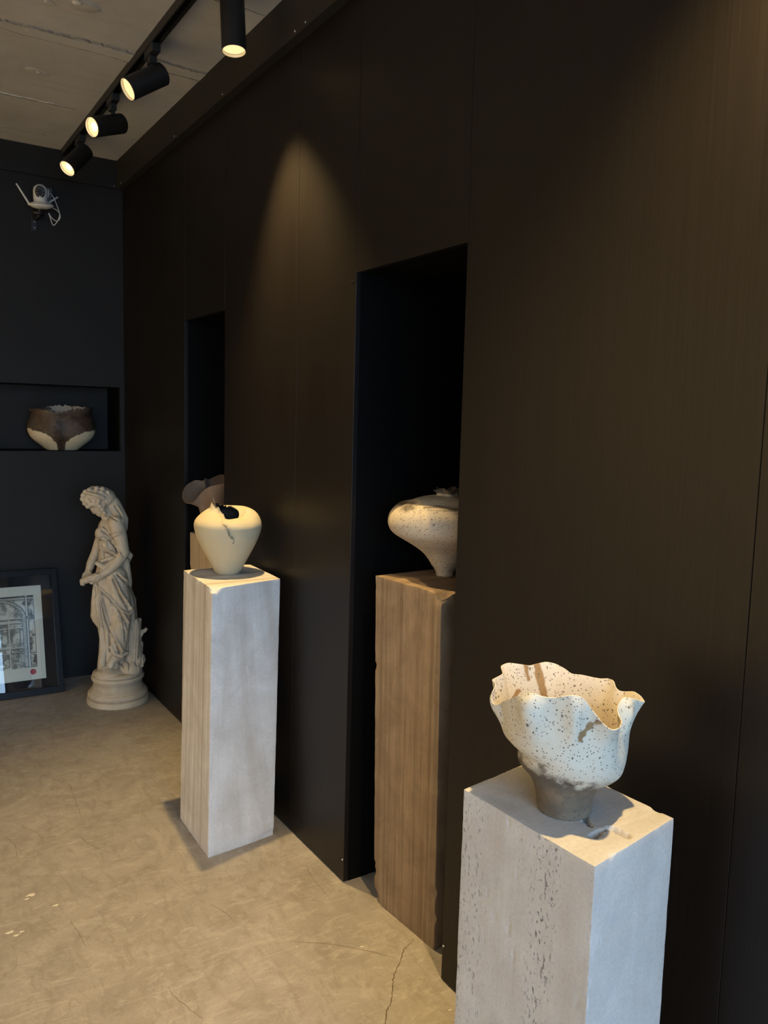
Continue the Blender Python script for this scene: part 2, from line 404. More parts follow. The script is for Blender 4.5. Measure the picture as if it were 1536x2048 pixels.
jagged_strip('formwork_joint', -0.712, 0.004, -0.78, -0.50, 'joint_light', 0.004, 0.008, 6)
jagged_strip('formwork_joint', -0.235, 0.008, LEFT_X, -0.45, 'joint', 0.003, 0.006, 7)
jagged_strip('formwork_joint', -2.06, 0.005, LEFT_X, -0.04, 'joint', 0.003, 0.005, 8)
jagged_strip('formwork_joint', -2.8, 0.01, LEFT_X, -0.04, 'joint', 0.004, 0.01, 9)
obj('formwork_strip', MB().box((LEFT_X+.01, -1.453, H2-0.0035), (-0.036, -1.378, H2)), M['ceiling'], CEILING)
for x, y, s in ((-0.629, -1.046, 1.0), (-0.627, -1.755, 1.8), (-0.714, -1.70, 0.8), (-0.735, -1.425, 0.8), (-0.70, -1.445, 0.5)):
    prof = [(0.036*s, 0), (0.03*s, -0.004*s), (0.014*s, -0.001), (0.001, 0.002)]
    m = MB(); n = 20; v = []; f = []
    for (r, z) in prof:
        for k in range(n):
            a = 2*PI*k/n; rr = r*(1+0.25*math.sin(2*a+x*9)+0.12*random.random()); v.append((x+rr*math.cos(a)*1.2, y+rr*math.sin(a)*0.8, H2+min(z, -0.0003)))
    for j in range(3):
        for k in range(n): f.append((j*n+k, j*n+(k+1) % n, (j+1)*n+(k+1) % n, (j+1)*n+k))
    obj('tie_hole', m.add(v, f), M['ceiling'], CEILING, sm=-1)
    obj('tie_hole_chip', MB().ball((x+0.004*s, y, H2-0.002), (0.010*s, 0.008*s, 0.004*s), None, 8, 6), M['joint_light'], CEILING)

# floor cracks and chips
def crack(pts, w):
    P = []
    for a, b in zip(pts[:-1], pts[1:]):
        for k in range(7):
            t = k/7; P.append((a[0]+(b[0]-a[0])*t+random.gauss(0, 0.0011), a[1]+(b[1]-a[1])*t+random.gauss(0, 0.0011)))
    P.append(pts[-1]); v = []; f = []; n = len(P)
    for i, p in enumerate(P):
        q = P[min(i+1, n-1)]; o = P[max(i-1, 0)]; dx, dy = q[0]-o[0], q[1]-o[1]; L = math.hypot(dx, dy) or 1
        k = w*(0.6+0.8*random.random())*min(1, 6*min(i+1, n-i)/n+0.15); v += [(p[0]-dy/L*k, p[1]+dx/L*k, 0.0004), (p[0]+dy/L*k, p[1]-dx/L*k, 0.0004)]
    for i in range(n-1): f.append((2*i, 2*i+1, 2*i+3, 2*i+2))
    obj('crack', MB().add(v, f), M['crack'], FLOOR)
crack([(0.041,-3.043),(-0.019,-3.073),(-0.060,-3.113),(-0.102,-3.146),(-0.118,-3.165),(-0.147,-3.206),(-0.171,-3.236),(-0.199,-3.257),(-0.225,-3.293),(-0.25,-3.34)], 0.0015)
for L in ([(-0.30,-2.86),(-0.194,-2.938),(-0.129,-3.003),(-0.060,-3.088)], [(-0.046,-2.485),(-0.071,-2.563),(-0.081,-2.662),(-0.082,-2.718)], [(-0.928,-1.787),(-0.903,-1.875),(-0.909,-1.969)],
          [(-0.944,-1.811),(-0.851,-1.864),(-0.768,-1.879)], [(-0.733,-1.279),(-0.632,-1.470),(-0.643,-1.620),(-0.654,-1.804)], [(-0.708,-1.884),(-0.661,-2.034),(-0.619,-2.109)],
          [(-0.664,-2.871),(-0.663,-2.912),(-0.645,-2.978),(-0.625,-3.037)], [(-0.429,-2.568),(-0.404,-2.634),(-0.397,-2.698)], [(-0.828,-2.432),(-0.819,-2.523),(-0.817,-2.591)]):
    crack(L, 0.0005)
for x, y, s in ((-0.118,-2.996,0.006), (-0.908,-2.232,0.014), (-0.922,-2.25,0.008), (-0.853,-2.33,0.009), (-0.994,-2.406,0.012), (-0.98,-2.43,0.007), (-0.965,-2.42,0.008), (-0.051,-3.34,0.004), (-0.284,-2.9,0.003)):
    n = 9; a0 = random.random()*6; v = [(x, y, 0.0012)]+[(x+s*(0.5+random.random())*math.cos(a0+2*PI*k/n), y+0.55*s*(0.5+random.random())*math.sin(a0+2*PI*k/n), 0.0003) for k in range(n)]
    obj('cement_chip', MB().add(v, [(0, 1+k, 1+(k+1) % n) for k in range(n)]), M['chip'], FLOOR)

# ------------------------------------------------------------------ lamps
def spot(parent, p, d, watts, angle, blend, radius=0.022):
    L = bpy.data.lights.new('spot_beam', 'SPOT'); L.energy = watts; L.color = WARM; L.spot_size = math.radians(angle); L.spot_blend = blend; L.shadow_soft_size = radius
    o = bpy.data.objects.new('spot_beam', L); col.objects.link(o); o.parent = parent
    o.location = Vector(p)-Vector(parent['_w']); o.rotation_euler = Vector(d).to_track_quat('-Z', 'Y').to_euler(); return o
def head(t, back, front, R, watts, angle, blend, hot=False):
    """cylindrical lamp head: body, bezel ring, lens, led"""
    b = Vector(back); f = Vector(front); d = (f-b).normalized(); L = (f-b).length
    Mx = Matrix.Translation(b) @ d.to_track_quat('Z', 'Y').to_matrix().to_4x4()
    obj('body', MB().revolve([(0.0, 0), (R*0.9, 0), (R, 0.004), (R, L), (R*0.95, L+0.0005), (R*0.94, L-0.012), (R*0.93, L-0.03)], 48, Mx, False, False), M['black_metal'], t, sm=35)
    obj('bezel', MB().revolve([(R*0.955, L-0.001), (R*0.955, L+0.0012), (R*0.93, L+0.0012), (R*0.925, L-0.0085)], 48, Mx, False, False), M['bezel'], t, sm=40)
    obj('lens', MB().revolve([(R*0.93, L-0.010), (R*0.5, L-0.013), (0.002, L-0.014)], 40, Mx, False, True), M['lens'], t, sm=40)
    if hot: obj('led', MB().revolve([(R*0.42, L-0.0125), (R*0.3, L-0.011), (0.001, L-0.0105)], 24, Mx, False, True), M['led'], t, sm=40)
    spot(t, f+d*0.004, d, watts, angle, blend)
TX = -0.32
track = thing('lighting_track', 'slim black lighting track running along the concrete ceiling', 'lighting track', (TX, -3.2, H2))
tm = MB()
y0t, y1t = -6.2, -0.05
tm.box((TX-0.0185, y0t, H2-0.034), (TX-0.0125, y1t, H2)); tm.box((TX+0.0125, y0t, H2-0.034), (TX+0.0185, y1t, H2)); tm.box((TX-0.0125, y0t, H2-0.008), (TX+0.0125, y1t, H2))
obj('rail', tm, M['black_metal'], track)
obj('end_cap', MB().box((TX-0.0195, y1t, H2-0.035), (TX+0.0195, y1t+0.012, H2)), M['black_metal'], track)
for s in (-1, 1): obj('conductor', MB().box((TX+s*0.006-0.0015, y0t, H2-0.02), (TX+s*0.006+0.0015, y1t, H2-0.008)), M['dark_dot'], track)
def track_spot(label, y, d, attach_z, key, hot, angle=48, blend=0.55, TX=TX):
    d = Vector(d).normalized(); t = thing('track_spotlight', label, 'spotlight', (TX, y, H2-0.034), 'spotlights on the ceiling track')
    obj('adapter', MB().box((TX-0.016, y-0.055, H2-0.066), (TX+0.016, y+0.055, H2-0.034)), M['black_metal'], t, bevel=0.003)
    obj('adapter_clip', MB().box((TX-0.013, y-0.018, H2-0.094), (TX+0.013, y+0.03, H2-0.066)), M['black_metal'], t, bevel=0.003)
    at = Vector((TX, y, attach_z))
    obj('stem', MB().box((TX-0.007, y-0.009, attach_z+0.02), (TX+0.007, y+0.009, H2-0.09)), M['black_metal'], t, bevel=0.002)
    head(t, at-d*0.052, at+d*0.116, 0.0422, LAMP_W[key], angle, blend, hot)
track_spot('black track spotlight tilted left, higher and nearest to the hanging downlight', -1.64, (-0.829, -0.06, -0.558), 2.842, 'C', False)
track_spot('black track spotlight tilted left with white-hot lamp, middle of the three on the track', -1.055, (-0.861, -0.351, -0.367), 2.835, 'B', True)
track_spot('black track spotlight tilted down, last on the track above the security camera', -0.41, (-0.623, -0.313, -0.717), 2.862, 'A', True)
def downlight(label, p, d, key, angle=76, blend=0.8):
    d = Vector(d).normalized(); t = thing('ceiling_downlight', label, 'downlight', (p[0], p[1], H2), 'cylinder downlights along the panelled wall')
    obj('ceiling_plate', MB().cyl((p[0], p[1], H2-0.006), (p[0], p[1], H2), 0.047, 0.047, 40), M['black_metal'], t, sm=40)
    f = Vector(p); head(t, f-d*(H2-0.004-p[2])/max(0.2, -d.z), f, 0.0415, LAMP_W[key], angle, blend)
downlight('long black cylinder downlight hanging straight down beside the track, cut by the upper edge', (-0.200, -2.165, 2.789), (0.0, -0.11, -1), 'D')
track_spot('black track spotlight pointing straight down over the ruffled bowl, above the picture', -4.19, (0.03, 0.03, -1), 2.90, 'F', False, 95, 0.85)
# second track, out of view: added with its spotlights to brighten the room
T2X = -1.95
added_track = thing('lighting_track', 'added second black lighting track over the open side of the room, out of view', 'lighting track', (T2X, -3.2, H2))
obj('rail', MB().box((T2X-0.0185, -6.2, H2-0.034), (T2X+0.0185, -0.3, H2)), M['black_metal'], added_track)
for k, yy in enumerate((-0.75, -2.1, -3.5, -5.0)):
    track_spot(('added unseen spotlight on the second track, nearest the end wall', 'added unseen spotlight on the second track, second from the end wall', 'added unseen spotlight on the second track, third from the end wall', 'added unseen spotlight on the second track, nearest the shopfront')[k], yy, (-0.85, 0.0, -1), 2.862, 'G', False, 100, 0.8, T2X)

# ------------------------------------------------------------------ stone pedestals
def vnoise(P, scale, seed=0):
    """cheap smooth value noise in numpy, -1..1"""
    P = np.asarray(P, float)*scale; i = np.floor(P).astype(np.int64); f = P-i; f = f*f*(3-2*f); out = np.zeros(len(P))
    for dx in (0, 1):
        for dy in (0, 1):
            for dz in (0, 1):
                h = ((i[:, 0]+dx)*374761393 + (i[:, 1]+dy)*668265263 + (i[:, 2]+dz)*1274126177 + seed*974711) & 0x7fffffff
                h = ((h ^ (h >> 13))*1103515245) & 0x7fffffff; h = (h ^ (h >> 16)) & 0xffff
                w = (f[:, 0] if dx else 1-f[:, 0])*(f[:, 1] if dy else 1-f[:, 1])*(f[:, 2] if dz else 1-f[:, 2])
                out += w*(h/32767.5-1)
    return out
def fbm(P, s, seed=0, o=3):
    return sum(vnoise(P, s*2**k, seed+k)/2**k for k in range(o))
def lattice(L, step, edge=(0.0012, 0.0035)):
    a = [0.0, *edge]; b = [L-e for e in reversed(edge)]+[L]; n = max(2, int((L-2*edge[-1])/step))
    return np.array(a+[edge[-1]+(L-2*edge[-1])*k/n for k in range(1, n)]+b)/L
def stone_block(name, label, bot, top, h, m, step=0.006, chip=0.004, seed=1, deform=None, zstep=None):
    """bot/top: four (x, y) corners in order L, F, R, B; a sawn block with worn, chipped arrises."""
    bot = np.array(bot, float); top = np.array(top, float)
    wx = np.linalg.norm(bot[1]-bot[2]); wy = np.linalg.norm(bot[0]-bot[1])
    U, V, Wz = lattice(wx, step), lattice(wy, step), lattice(h, zstep or step*1.6)
    # u runs F->R, v runs F->L
    verts = {}; vl = []; faces = []
    def vid(i, j, k):
        q = (i, j, k)
        if q not in verts: verts[q] = len(vl); vl.append((U[i], V[j], Wz[k]))
        return verts[q]
    nu, nv, nw = len(U)-1, len(V)-1, len(Wz)-1
    for i in range(nu):
        for j in range(nv):
            faces.append((vid(i, j, nw), vid(i+1, j, nw), vid(i+1, j+1, nw), vid(i, j+1, nw)))
            faces.append((vid(i, j, 0), vid(i, j+1, 0), vid(i+1, j+1, 0), vid(i+1, j, 0)))
    for k in range(nw):
        for i in range(nu):
            faces.append((vid(i, 0, k), vid(i+1, 0, k), vid(i+1, 0, k+1), vid(i, 0, k+1)))
            faces.append((vid(i, nv, k), vid(i, nv, k+1), vid(i+1, nv, k+1), vid(i+1, nv, k)))
        for j in range(nv):
            faces.append((vid(0, j, k), vid(0, j, k+1), vid(0, j+1, k+1), vid(0, j+1, k)))
            faces.append((vid(nu, j, k), vid(nu, j+1, k), vid(nu, j+1, k+1), vid(nu, j, k+1)))
    q = np.array(vl); u, v, w = q[:, 0:1], q[:, 1:2], q[:, 2:3]
    L0 = bot[1]*(1-u)*(1-v)+bot[2]*u*(1-v)+bot[0]*(1-u)*v+bot[3]*u*v
    L1 = top[1]*(1-u)*(1-v)+top[2]*u*(1-v)+top[0]*(1-u)*v+top[3]*u*v
    P = np.concatenate([L0*(1-w)+L1*w, w*h], 1)
    du = np.minimum(q[:, 0], 1-q[:, 0])*wx; dv = np.minimum(q[:, 1], 1-q[:, 1])*wy; dw = np.minimum(q[:, 2], 1-q[:, 2])*h
    D = np.sort(np.stack([du, dv, dw], 1), 1)[:, 1]              # distance to the nearest arris on the surface
    cen = np.array([P[:, 0].mean(), P[:, 1].mean()])
    n1 = fbm(P, 55, seed); n2 = np.clip(fbm(P, 16, seed+9)-0.75, 0, 1)
    amt = (0.0008+chip*0.30*np.clip(n1+0.2, 0, 2)+chip*5*n2)*np.exp(-D/0.004)+chip*4*n2*np.exp(-D/0.012)
    # pull towards the middle on the axes that are at their limit
    s = np.stack([np.sign(0.5-q[:, 0])*(du < 0.012), np.sign(0.5-q[:, 1])*(dv < 0.012), -np.sign(q[:, 2]-0.5)*(dw < 0.012)], 1)
    eu = (bot[2]-bot[1])/wx; ev = (bot[0]-bot[1])/wy
    P[:, :2] += amt[:, None]*0.7*(s[:, 0:1]*eu+s[:, 1:2]*ev); P[:, 2] += amt*0.7*s[:, 2]
    P += 0.0005*np.stack([vnoise(P, 30, seed+k) for k in (20, 21, 22)], 1)
    if deform is not None: P = deform(P, q)
    P[q[:, 2] == 0, 2] = 0.0
    o = obj(name, MB().add(P, faces), m, None, loc=(cen[0], cen[1], 0), sm=40)
    return tag(o, label, 'pedestal', 'travertine pedestals')

def d1(P, q):
    # broken lower arris at the right, knocked upper front corner
    near = np.exp(-(((q[:, 0]-1)/0.28)**2+((q[:, 2])/0.02)**2)); f = near*(q[:, 1] < 0.25)
    P[:, 2] += 0.012*f*(1+0.5*vnoise(P, 40, 5)); P[:, 1] += 0.006*f
    c = np.exp(-(((q[:, 0])/0.09)**2+((q[:, 1])/0.07)**2+((1-q[:, 2])/0.012)**2)); P[:, 2] -= 0.012*c; P[:, 0] += 0.01*c; P[:, 1] += 0.01*c
    c = np.exp(-(((q[:, 0]-0.85)/0.12)**2+((q[:, 1]-1)/0.1)**2+((1-q[:, 2])/0.01)**2)); P[:, 2] += 0.005*c*vnoise(P, 60, 3)
    return P
stone_block('stone_pedestal', 'pale travertine pedestal carrying the cream cracked vase, standing free on the floor',
            [(-.328, -1.975), (-.337, -2.302), (-.070, -2.275), (-.055, -1.945)], [(-.298, -1.932), (-.326, -2.307), (-.038, -2.239), (-.020, -1.925)], 0.969, M['stone_pale'], 0.007, 0.0022, 3, d1)
def d2(P, q):
    c = np.exp(-(((q[:, 0])/0.12)**2+((q[:, 1])/0.10)**2+((1-q[:, 2])/0.02)**2)); P[:, 2] -= 0.022*c*(1+0.4*vnoise(P, 70, 4)); P[:, 0] += 0.010*c; P[:, 1] += 0.010*c
    c = np.exp(-(((q[:, 0])/0.08)**2+((q[:, 1]-1)/0.08)**2+((q[:, 2])/0.03)**2)); P[:, 2] += 0.022*c; P[:, 1] -= 0.012*c; P[:, 0] += 0.006*c
    for j, (vv, ww) in enumerate(((0.0, 0.165), (1.0, 0.09), (0.0, 0.09))):
        c = np.exp(-(((q[:, 0])/0.05)**2+((q[:, 1]-vv)/0.035)**2+((q[:, 2]-ww)/0.012)**2)); P[:, 0] += 0.008*c
    return P
stone_block('stone_pedestal', 'brown veined travertine pedestal standing in the tall niche under the speckled vase',
            [(.038, -2.812), (.056, -3.120), (.372, -3.10), (.354, -2.79)], [(.024, -2.795), (.045, -3.112), (.362, -3.09), (.342, -2.775)], 1.073, M['stone_brown'], 0.007, 0.003, 11, d2)
P3H = 0.86
def d3(P, q):
    top = q[:, 2] > 0.9999; x, y = P[:, 0], P[:, 1]
    def seg(a, b, w):
        a = np.array(a); b = np.array(b); t = np.clip(((x-a[0])*(b[0]-a[0])+(y-a[1])*(b[1]-a[1]))/((b-a)@(b-a)), 0, 1)
        return np.exp(-(np.hypot(x-a[0]-t*(b[0]-a[0]), y-a[1]-t*(b[1]-a[1]))/w)**2)
    g = 0.0
    wob = 0.0022*np.stack([vnoise(P, 160, 61), vnoise(P, 160, 62)], 1); x = x+wob[:, 0]; y = y+wob[:, 1]
    for a, b, w, dd in (((-.289, -4.006), (-.276, -4.004), .0045, .014), ((-.276, -4.004), (-.266, -4.000), .003, .010), ((-.266, -4.000), (-.242, -4.000), .0016, .006), ((-.240, -4.004), (-.239, -4.034), .0048, .014), ((-.249, -3.943), (-.266, -3.976), .0030, .011), ((-.256, -3.955), (-.270, -3.962), .0018, .006)):
        q_ = seg(a, b, w*1.5); g = np.maximum(g, dd*np.clip(q_*1.8-0.35, 0, 1))
    g = g-0.0012*np.clip(vnoise(P, 200, 66)+.3, 0, 1)*(seg((-.266, -3.993), (-.236, -3.994), .004)+seg((-.233, -3.998), (-.230, -4.012), .004))
    P[:, 2] -= np.where(top, g*(1+0.3*vnoise(P, 90, 8)), 0)
    pit = np.clip(fbm(P, 75, 31)-0.62, 0, 1)
    band = np.clip(vnoise(P*np.array([1, 1, .05]), 22, 40)+0.25, 0, 1)
    side = (q[:, 0] < 1e-6) & (q[:, 1] > 0.01) & (q[:, 1] < 0.99)
    P[:, 0] += np.where(side, 0.006*pit*band, 0)
    return P
stone_block('stone_pedestal', 'pale grey pitted travertine pedestal under the ruffled bowl, cut off by the lower edge',
            [(-.374, -3.755), (-.361, -4.076), (-.114, -4.034), (-.127, -3.715)], [(-.372, -3.756), (-.361, -4.076), (-.114, -4.034), (-.125, -3.714)], P3H, M['stone_grey'], 0.0029, 0.0020, 21, d3, 0.006)
stone_block('stone_pedestal', 'tan pedestal half hidden in the far niche behind the cream cracked vase',
            [(0.0, -1.148), (0.0, -1.45), (0.30, -1.45), (0.30, -1.148)], [(0.0, -1.148), (0.0, -1.45), (0.30, -1.45), (0.30, -1.148)], 1.0, M['stone_tan'], 0.012, 0.002, 33)

# ------------------------------------------------------------------ ceramics
def periodic(tab, phi, cols, soft=1):
    """tab rows (deg, a, b, ...): periodic interpolation at phi (deg)"""
    t = sorted(tab); a = np.array([r[0] for r in t], float); a3 = np.concatenate([a-360, a, a+360]); out = []
    for c in cols:
        y = np.array([r[c] for r in t], float); z = np.interp(phi, a3, np.concatenate([y, y, y]))
        k = np.ones(soft)/soft if soft > 1 else np.array([1.])
        out.append(np.convolve(np.concatenate([z[-soft:], z, z[:soft]]), k, 'same')[soft:-soft] if soft > 1 else z)
    return out
def catmull(pts, n):
    """pts (m, k, d) -> (n, k, d) smooth interpolation along axis 0, by chord length of the mean"""
    m = len(pts); mean = pts.mean(1); s = np.concatenate([[0], np.cumsum(np.linalg.norm(np.diff(mean, axis=0), axis=1)**0.5)]); s /= s[-1]
    T = np.linspace(0, 1, n); out = []
    for t in T:
        i = min(max(np.searchsorted(s, t, 'right')-1, 0), m-2); h = s[i+1]-s[i]; x = (t-s[i])/h
        p0, p1 = pts[i], pts[i+1]
        m0 = (pts[i+1]-pts[i-1])/(s[i+1]-s[i-1])*h if i > 0 else (p1-p0)
        m1 = (pts[i+2]-pts[i])/(s[i+2]-s[i])*h if i+2 < m else (p1-p0)
        out.append((2*x**3-3*x**2+1)*p0+(x**3-2*x**2+x)*m0+(-2*x**3+3*x**2)*p1+(x**3-x**2)*m1)
    return np.array(out)
def shell(name, G, th, material, colf, loc, label, cat='vase', group='ceramic vessels', taper=0.5):
    """G (nv, nu, 3): outer wall from foot to lip in local coordinates; gives a closed vessel with an inner wall."""
    nv, nu, _ = G.shape
    tu = np.roll(G, -1, 1)-np.roll(G, 1, 1); tv = np.gradient(G, axis=0); N = np.cross(tu, tv); N /= np.linalg.norm(N, axis=2, keepdims=True)+1e-12
    k = np.linspace(1, taper, nv)[:, None, None]; I = G-N*th*k
    i0 = max(2, int(nv*0.10)); inner = I[i0:]
    V = np.concatenate([G.reshape(-1, 3), inner.reshape(-1, 3), [[0, 0, G[0, :, 2].mean()]], [inner[0].mean(0)]]); F = []
    def quad(o, rows, flip):
        for j in range(rows-1):
            for a in range(nu):
                b = (a+1) % nu; q = (o+j*nu+a, o+j*nu+b, o+(j+1)*nu+b, o+(j+1)*nu+a); F.append(q[::-1] if flip else q)
    quad(0, nv, False); O = nv*nu; ni = nv-i0; quad(O, ni, True)
    for a in range(nu):
        b = (a+1) % nu
        F.append(((nv-1)*nu+a, (nv-1)*nu+b, O+(ni-1)*nu+b, O+(ni-1)*nu+a))
        F.append((len(V)-2, b, a)); F.append((len(V)-1, O+a, O+b))
    me = bpy.data.meshes.new(name); me.from_pydata([tuple(p) for p in V], [], F); me.update()
    C = np.ones((len(V), 4)); U = np.tile(np.arange(nu)/nu*360, nv); Vv = np.repeat(np.linspace(0, 1, nv), nu)
    C[:O, :3] = colf(V[:O], U, Vv, False); C[O:O+ni*nu, :3] = colf(V[O:O+ni*nu], U[i0*nu:], Vv[i0*nu:], True)
    C[-2, :3] = C[0, :3]; C[-1, :3] = C[O, :3]
    ca = me.color_attributes.new('Col', 'FLOAT_COLOR', 'POINT'); ca.data.foreach_set('color', C.astype(np.float32).ravel())
    me.materials.append(material); o = bpy.data.objects.new(name, me); col.objects.link(o); o.location = loc; smooth(o)
    o['_w'] = tuple(loc); return tag(o, label, cat, group)
def toward(loc):
    """angle (rad) of the horizontal direction from loc to where the viewer stands: zero azimuth of a vessel"""
    return math.atan2(CAM[1]-loc[1], CAM[0]-loc[0])
def polar(loc, R, Z, phi):
    a = np.radians(phi)+toward(loc); return np.stack([R*np.cos(a), R*np.sin(a), Z], -1)
def seg_dist(x, z, poly):
    """distance to a polyline and signed side (+ = to its right going along it)"""
    best = np.full(len(x), 9.0); side = np.zeros(len(x))
    for (a, b) in zip(poly[:-1], poly[1:]):
        a = np.array(a); b = np.array(b); d = b-a; t = np.clip(((x-a[0])*d[0]+(z-a[1])*d[1])/(d@d), 0, 1)
        dist = np.hypot(x-a[0]-t*d[0], z-a[1]-t*d[1]); s = np.sign(d[0]*(z-a[1])-d[1]*(x-a[0]))
        m = dist < best; best[m] = dist[m]; side[m] = s[m]
    return best, side

# --- ruffled bowl in front
RIM3 = [(3,0.128,0.255),(9,0.122,0.251),(14,0.117,0.242),(17,0.117,0.232),(21,0.120,0.221),(26,0.128,0.207),(30,0.135,0.199),(34,0.136,0.197),(40,0.132,0.198),(49,0.119,0.201),(56,0.103,0.204),(63,0.094,0.211),(70,0.093,0.220),(77,0.097,0.226),(83,0.106,0.223),(90,0.119,0.216),(97,0.136,0.207),(106,0.133,0.212),(115,0.130,0.213),(127,0.128,0.204),(131,0.118,0.205),(135,0.118,0.211),(139,0.124,0.218),(146,0.128,0.218),(152,0.124,0.215),(160,0.122,0.215),(170,0.122,0.216),(179,0.122,0.215),(185,0.126,0.223),(193,0.132,0.230),(201,0.134,0.233),(209,0.128,0.232),(218,0.124,0.230),(227,0.130,0.234),(237,0.140,0.238),(246,0.142,0.236),(254,0.128,0.229),(260,0.136,0.225),(266,0.145,0.222),(270,0.133,0.221),(274,0.139,0.209),(278,0.141,0.200),(281,0.138,0.190),(284,0.132,0.189),(288,0.125,0.197),(310,0.128,0.222),(325,0.132,0.241),(333,0.132,0.248),(340,0.124,0.243),(349,0.122,0.244),(357,0.126,0.251)]
B3 = (-0.262, -3.908, P3H+0.0009)
def bowl3():
    nu, nv = 400, 150; phi = np.arange(nu)/nu*360.0
    rr, rz = periodic(RIM3, phi, (1, 2), 5)
    left = [(.047, 0), (.049, .010), (.050, .022), (.053, .036), (.062, .060), (.082, .084), (.086, .097), (.084, .110), (.106, .128), (.116, .150)]
    right = [(.049, 0), (.050, .010), (.051, .022), (.054, .037), (.064, .054), (.083, .067), (.097, .081), (.104, .098), (.107, .12), (.108, .148)]
    front = [(.048, 0), (.050, .012), (.052, .028), (.054, .046), (.060, .064), (.072, .080), (.086, .094), (.098, .112), (.105, .13), (.109, .15)]
    sn = np.sin(np.radians(phi)); cs = np.cos(np.radians(phi)); wl = np.clip(-sn, 0, 1)**1.3; wr_ = np.clip(sn, 0, 1)**1.3; wf_ = np.clip(1-wl-wr_, 0, 1)
    rows = []
    for (a, b, c) in zip(left, right, front):
        R = (a[0]*wl+b[0]*wr_+c[0]*wf_)/(wl+wr_+wf_); Z = (a[1]*wl+b[1]*wr_+c[1]*wf_)/(wl+wr_+wf_); rows.append([R, Z])
    lob = rr-np.mean(rr)
    for i, (R, Z) in enumerate(rows):
        k = max(0, (i-6)/3); rows[i][0] = R+0.22*k*lob
    Zb = rows[-1][1].copy(); Rb = rows[-1][0].copy()
    drop = np.clip((Zb+0.035)-rz, 0, 0.06)
    for i in range(len(rows)):
        rows[i][1] = rows[i][1]-drop*(i/9.0)**2
    Zb = rows[-1][1]; Rb = rows[-1][0]
    for t in (0.3, 0.6, 0.85, 1.0):
        e = t**1.6; dph = lambda c, s_: np.exp(-(((phi-c+180) % 360-180)/s_)**2)
        bul = {0.3: .008, 0.6: .013, 0.85: .009, 1.0: 0.0}[t]*(1.1*dph(330, 11)+0.8*dph(6, 7)+0.9*dph(78, 8)+0.8*dph(275, 9))
        rows.append([Rb*(1-e)+rr*e+bul, Zb*(1-t)+rz*t])
    pts = np.array([np.stack([R, Z], -1) for R, Z in rows]); g = catmull(pts, nv)
    G = polar(B3, g[..., 0], g[..., 1], phi[None, :])
    f = G.reshape(-1, 3); n = vnoise(f, 28, 2)*0.0012+vnoise(f, 9, 5)*0.003
    d = f.copy(); d[:, 2] = 0; d /= np.linalg.norm(d, axis=1, keepdims=True); fade = np.clip(f[:, 2]/0.05, 0, 1); f = f+d*(n*fade)[:, None]; G = f.reshape(G.shape)
    t0 = toward(B3); ex = np.array([-math.sin(t0), math.cos(t0)])        # to the right as seen from the front
    ef = np.array([math.cos(t0), math.sin(t0)])
    white = np.array([.60, .565, .475]); foot = np.array([.100, .080, .058]); tan = np.array([.175, .125, .080]); gold = np.array([.24, .145, .06])
    def colf(P, U, V, inn):
        x = P[:, :2]@ex; b = P[:, :2]@ef; z = P[:, 2]; n = fbm(P, 70, 3, 3); nl = fbm(P, 18, 9, 2)
        if inn:
            c = np.tile(np.array([.60, .545, .47]), (len(P), 1)); back = b < 0.02
            for poly, wd in (([(-.066, .238), (-.055, .20), (-.045, .165), (-.043, .13)], .0075), ([(-.096, .185), (-.112, .155)], .006), ([(-.086, .235), (-.077, .205)], .005)):
                dist, _ = seg_dist(x, z, poly); k = np.clip((wd+0.002*n-dist)/0.002, 0, 1)*back; c = c*(1-k[:, None])+gold*1.2*k[:, None]
            return c
        lim = .108-0.024*np.clip(x/.11, -1, 1)-0.016*np.exp(-((x-.03)/.03)**2); k = np.clip((lim+0.016*n+0.006*nl-z)/0.030, 0, 1)[:, None]
        c = white*(1-k)+foot*k
        k2 = (np.clip(1-np.abs(z-.045-0.1*x)/.022, 0, 1)*np.clip(0.4+n, 0, 1))[:, None]; c = c*(1-k2)+tan*k2
        k3 = np.clip((0.018+0.01*n-z)/0.012, 0, 1)[:, None]*0.6; c = c*(1-k3)+np.array([.17, .135, .10])*k3
        sc, _ = seg_dist(x, z, [(-.055, .125), (-.035, .105)]); k5 = (np.clip((0.012-sc)/0.006, 0, 1)*np.clip(n*2, 0, 1)*(b > 0))[:, None]; c = c*(1-k5)+np.array([.2, .17, .13])*k5
        dist, _ = seg_dist(x, z, [(.062, .212), (.052, .210), (.040, .204), (.034, .194), (.026, .186), (.021, .176)])
        k4 = (np.clip((0.0050+0.0045*fbm(P, 160, 21, 2)-dist)/0.0012, 0, 1)*(b > 0))[:, None]; c = c*(1-k4)+gold*k4
        return c
    return shell('ruffled_bowl', G, 0.0042, m_ceramic('speckled_white_clay', 0.68, 0.9, 0.3, 0.10, 210), colf, B3, 'white speckled ruffled bowl with a wavy rim on the pitted pedestal', 'bowl', taper=0.45)
bowl3()

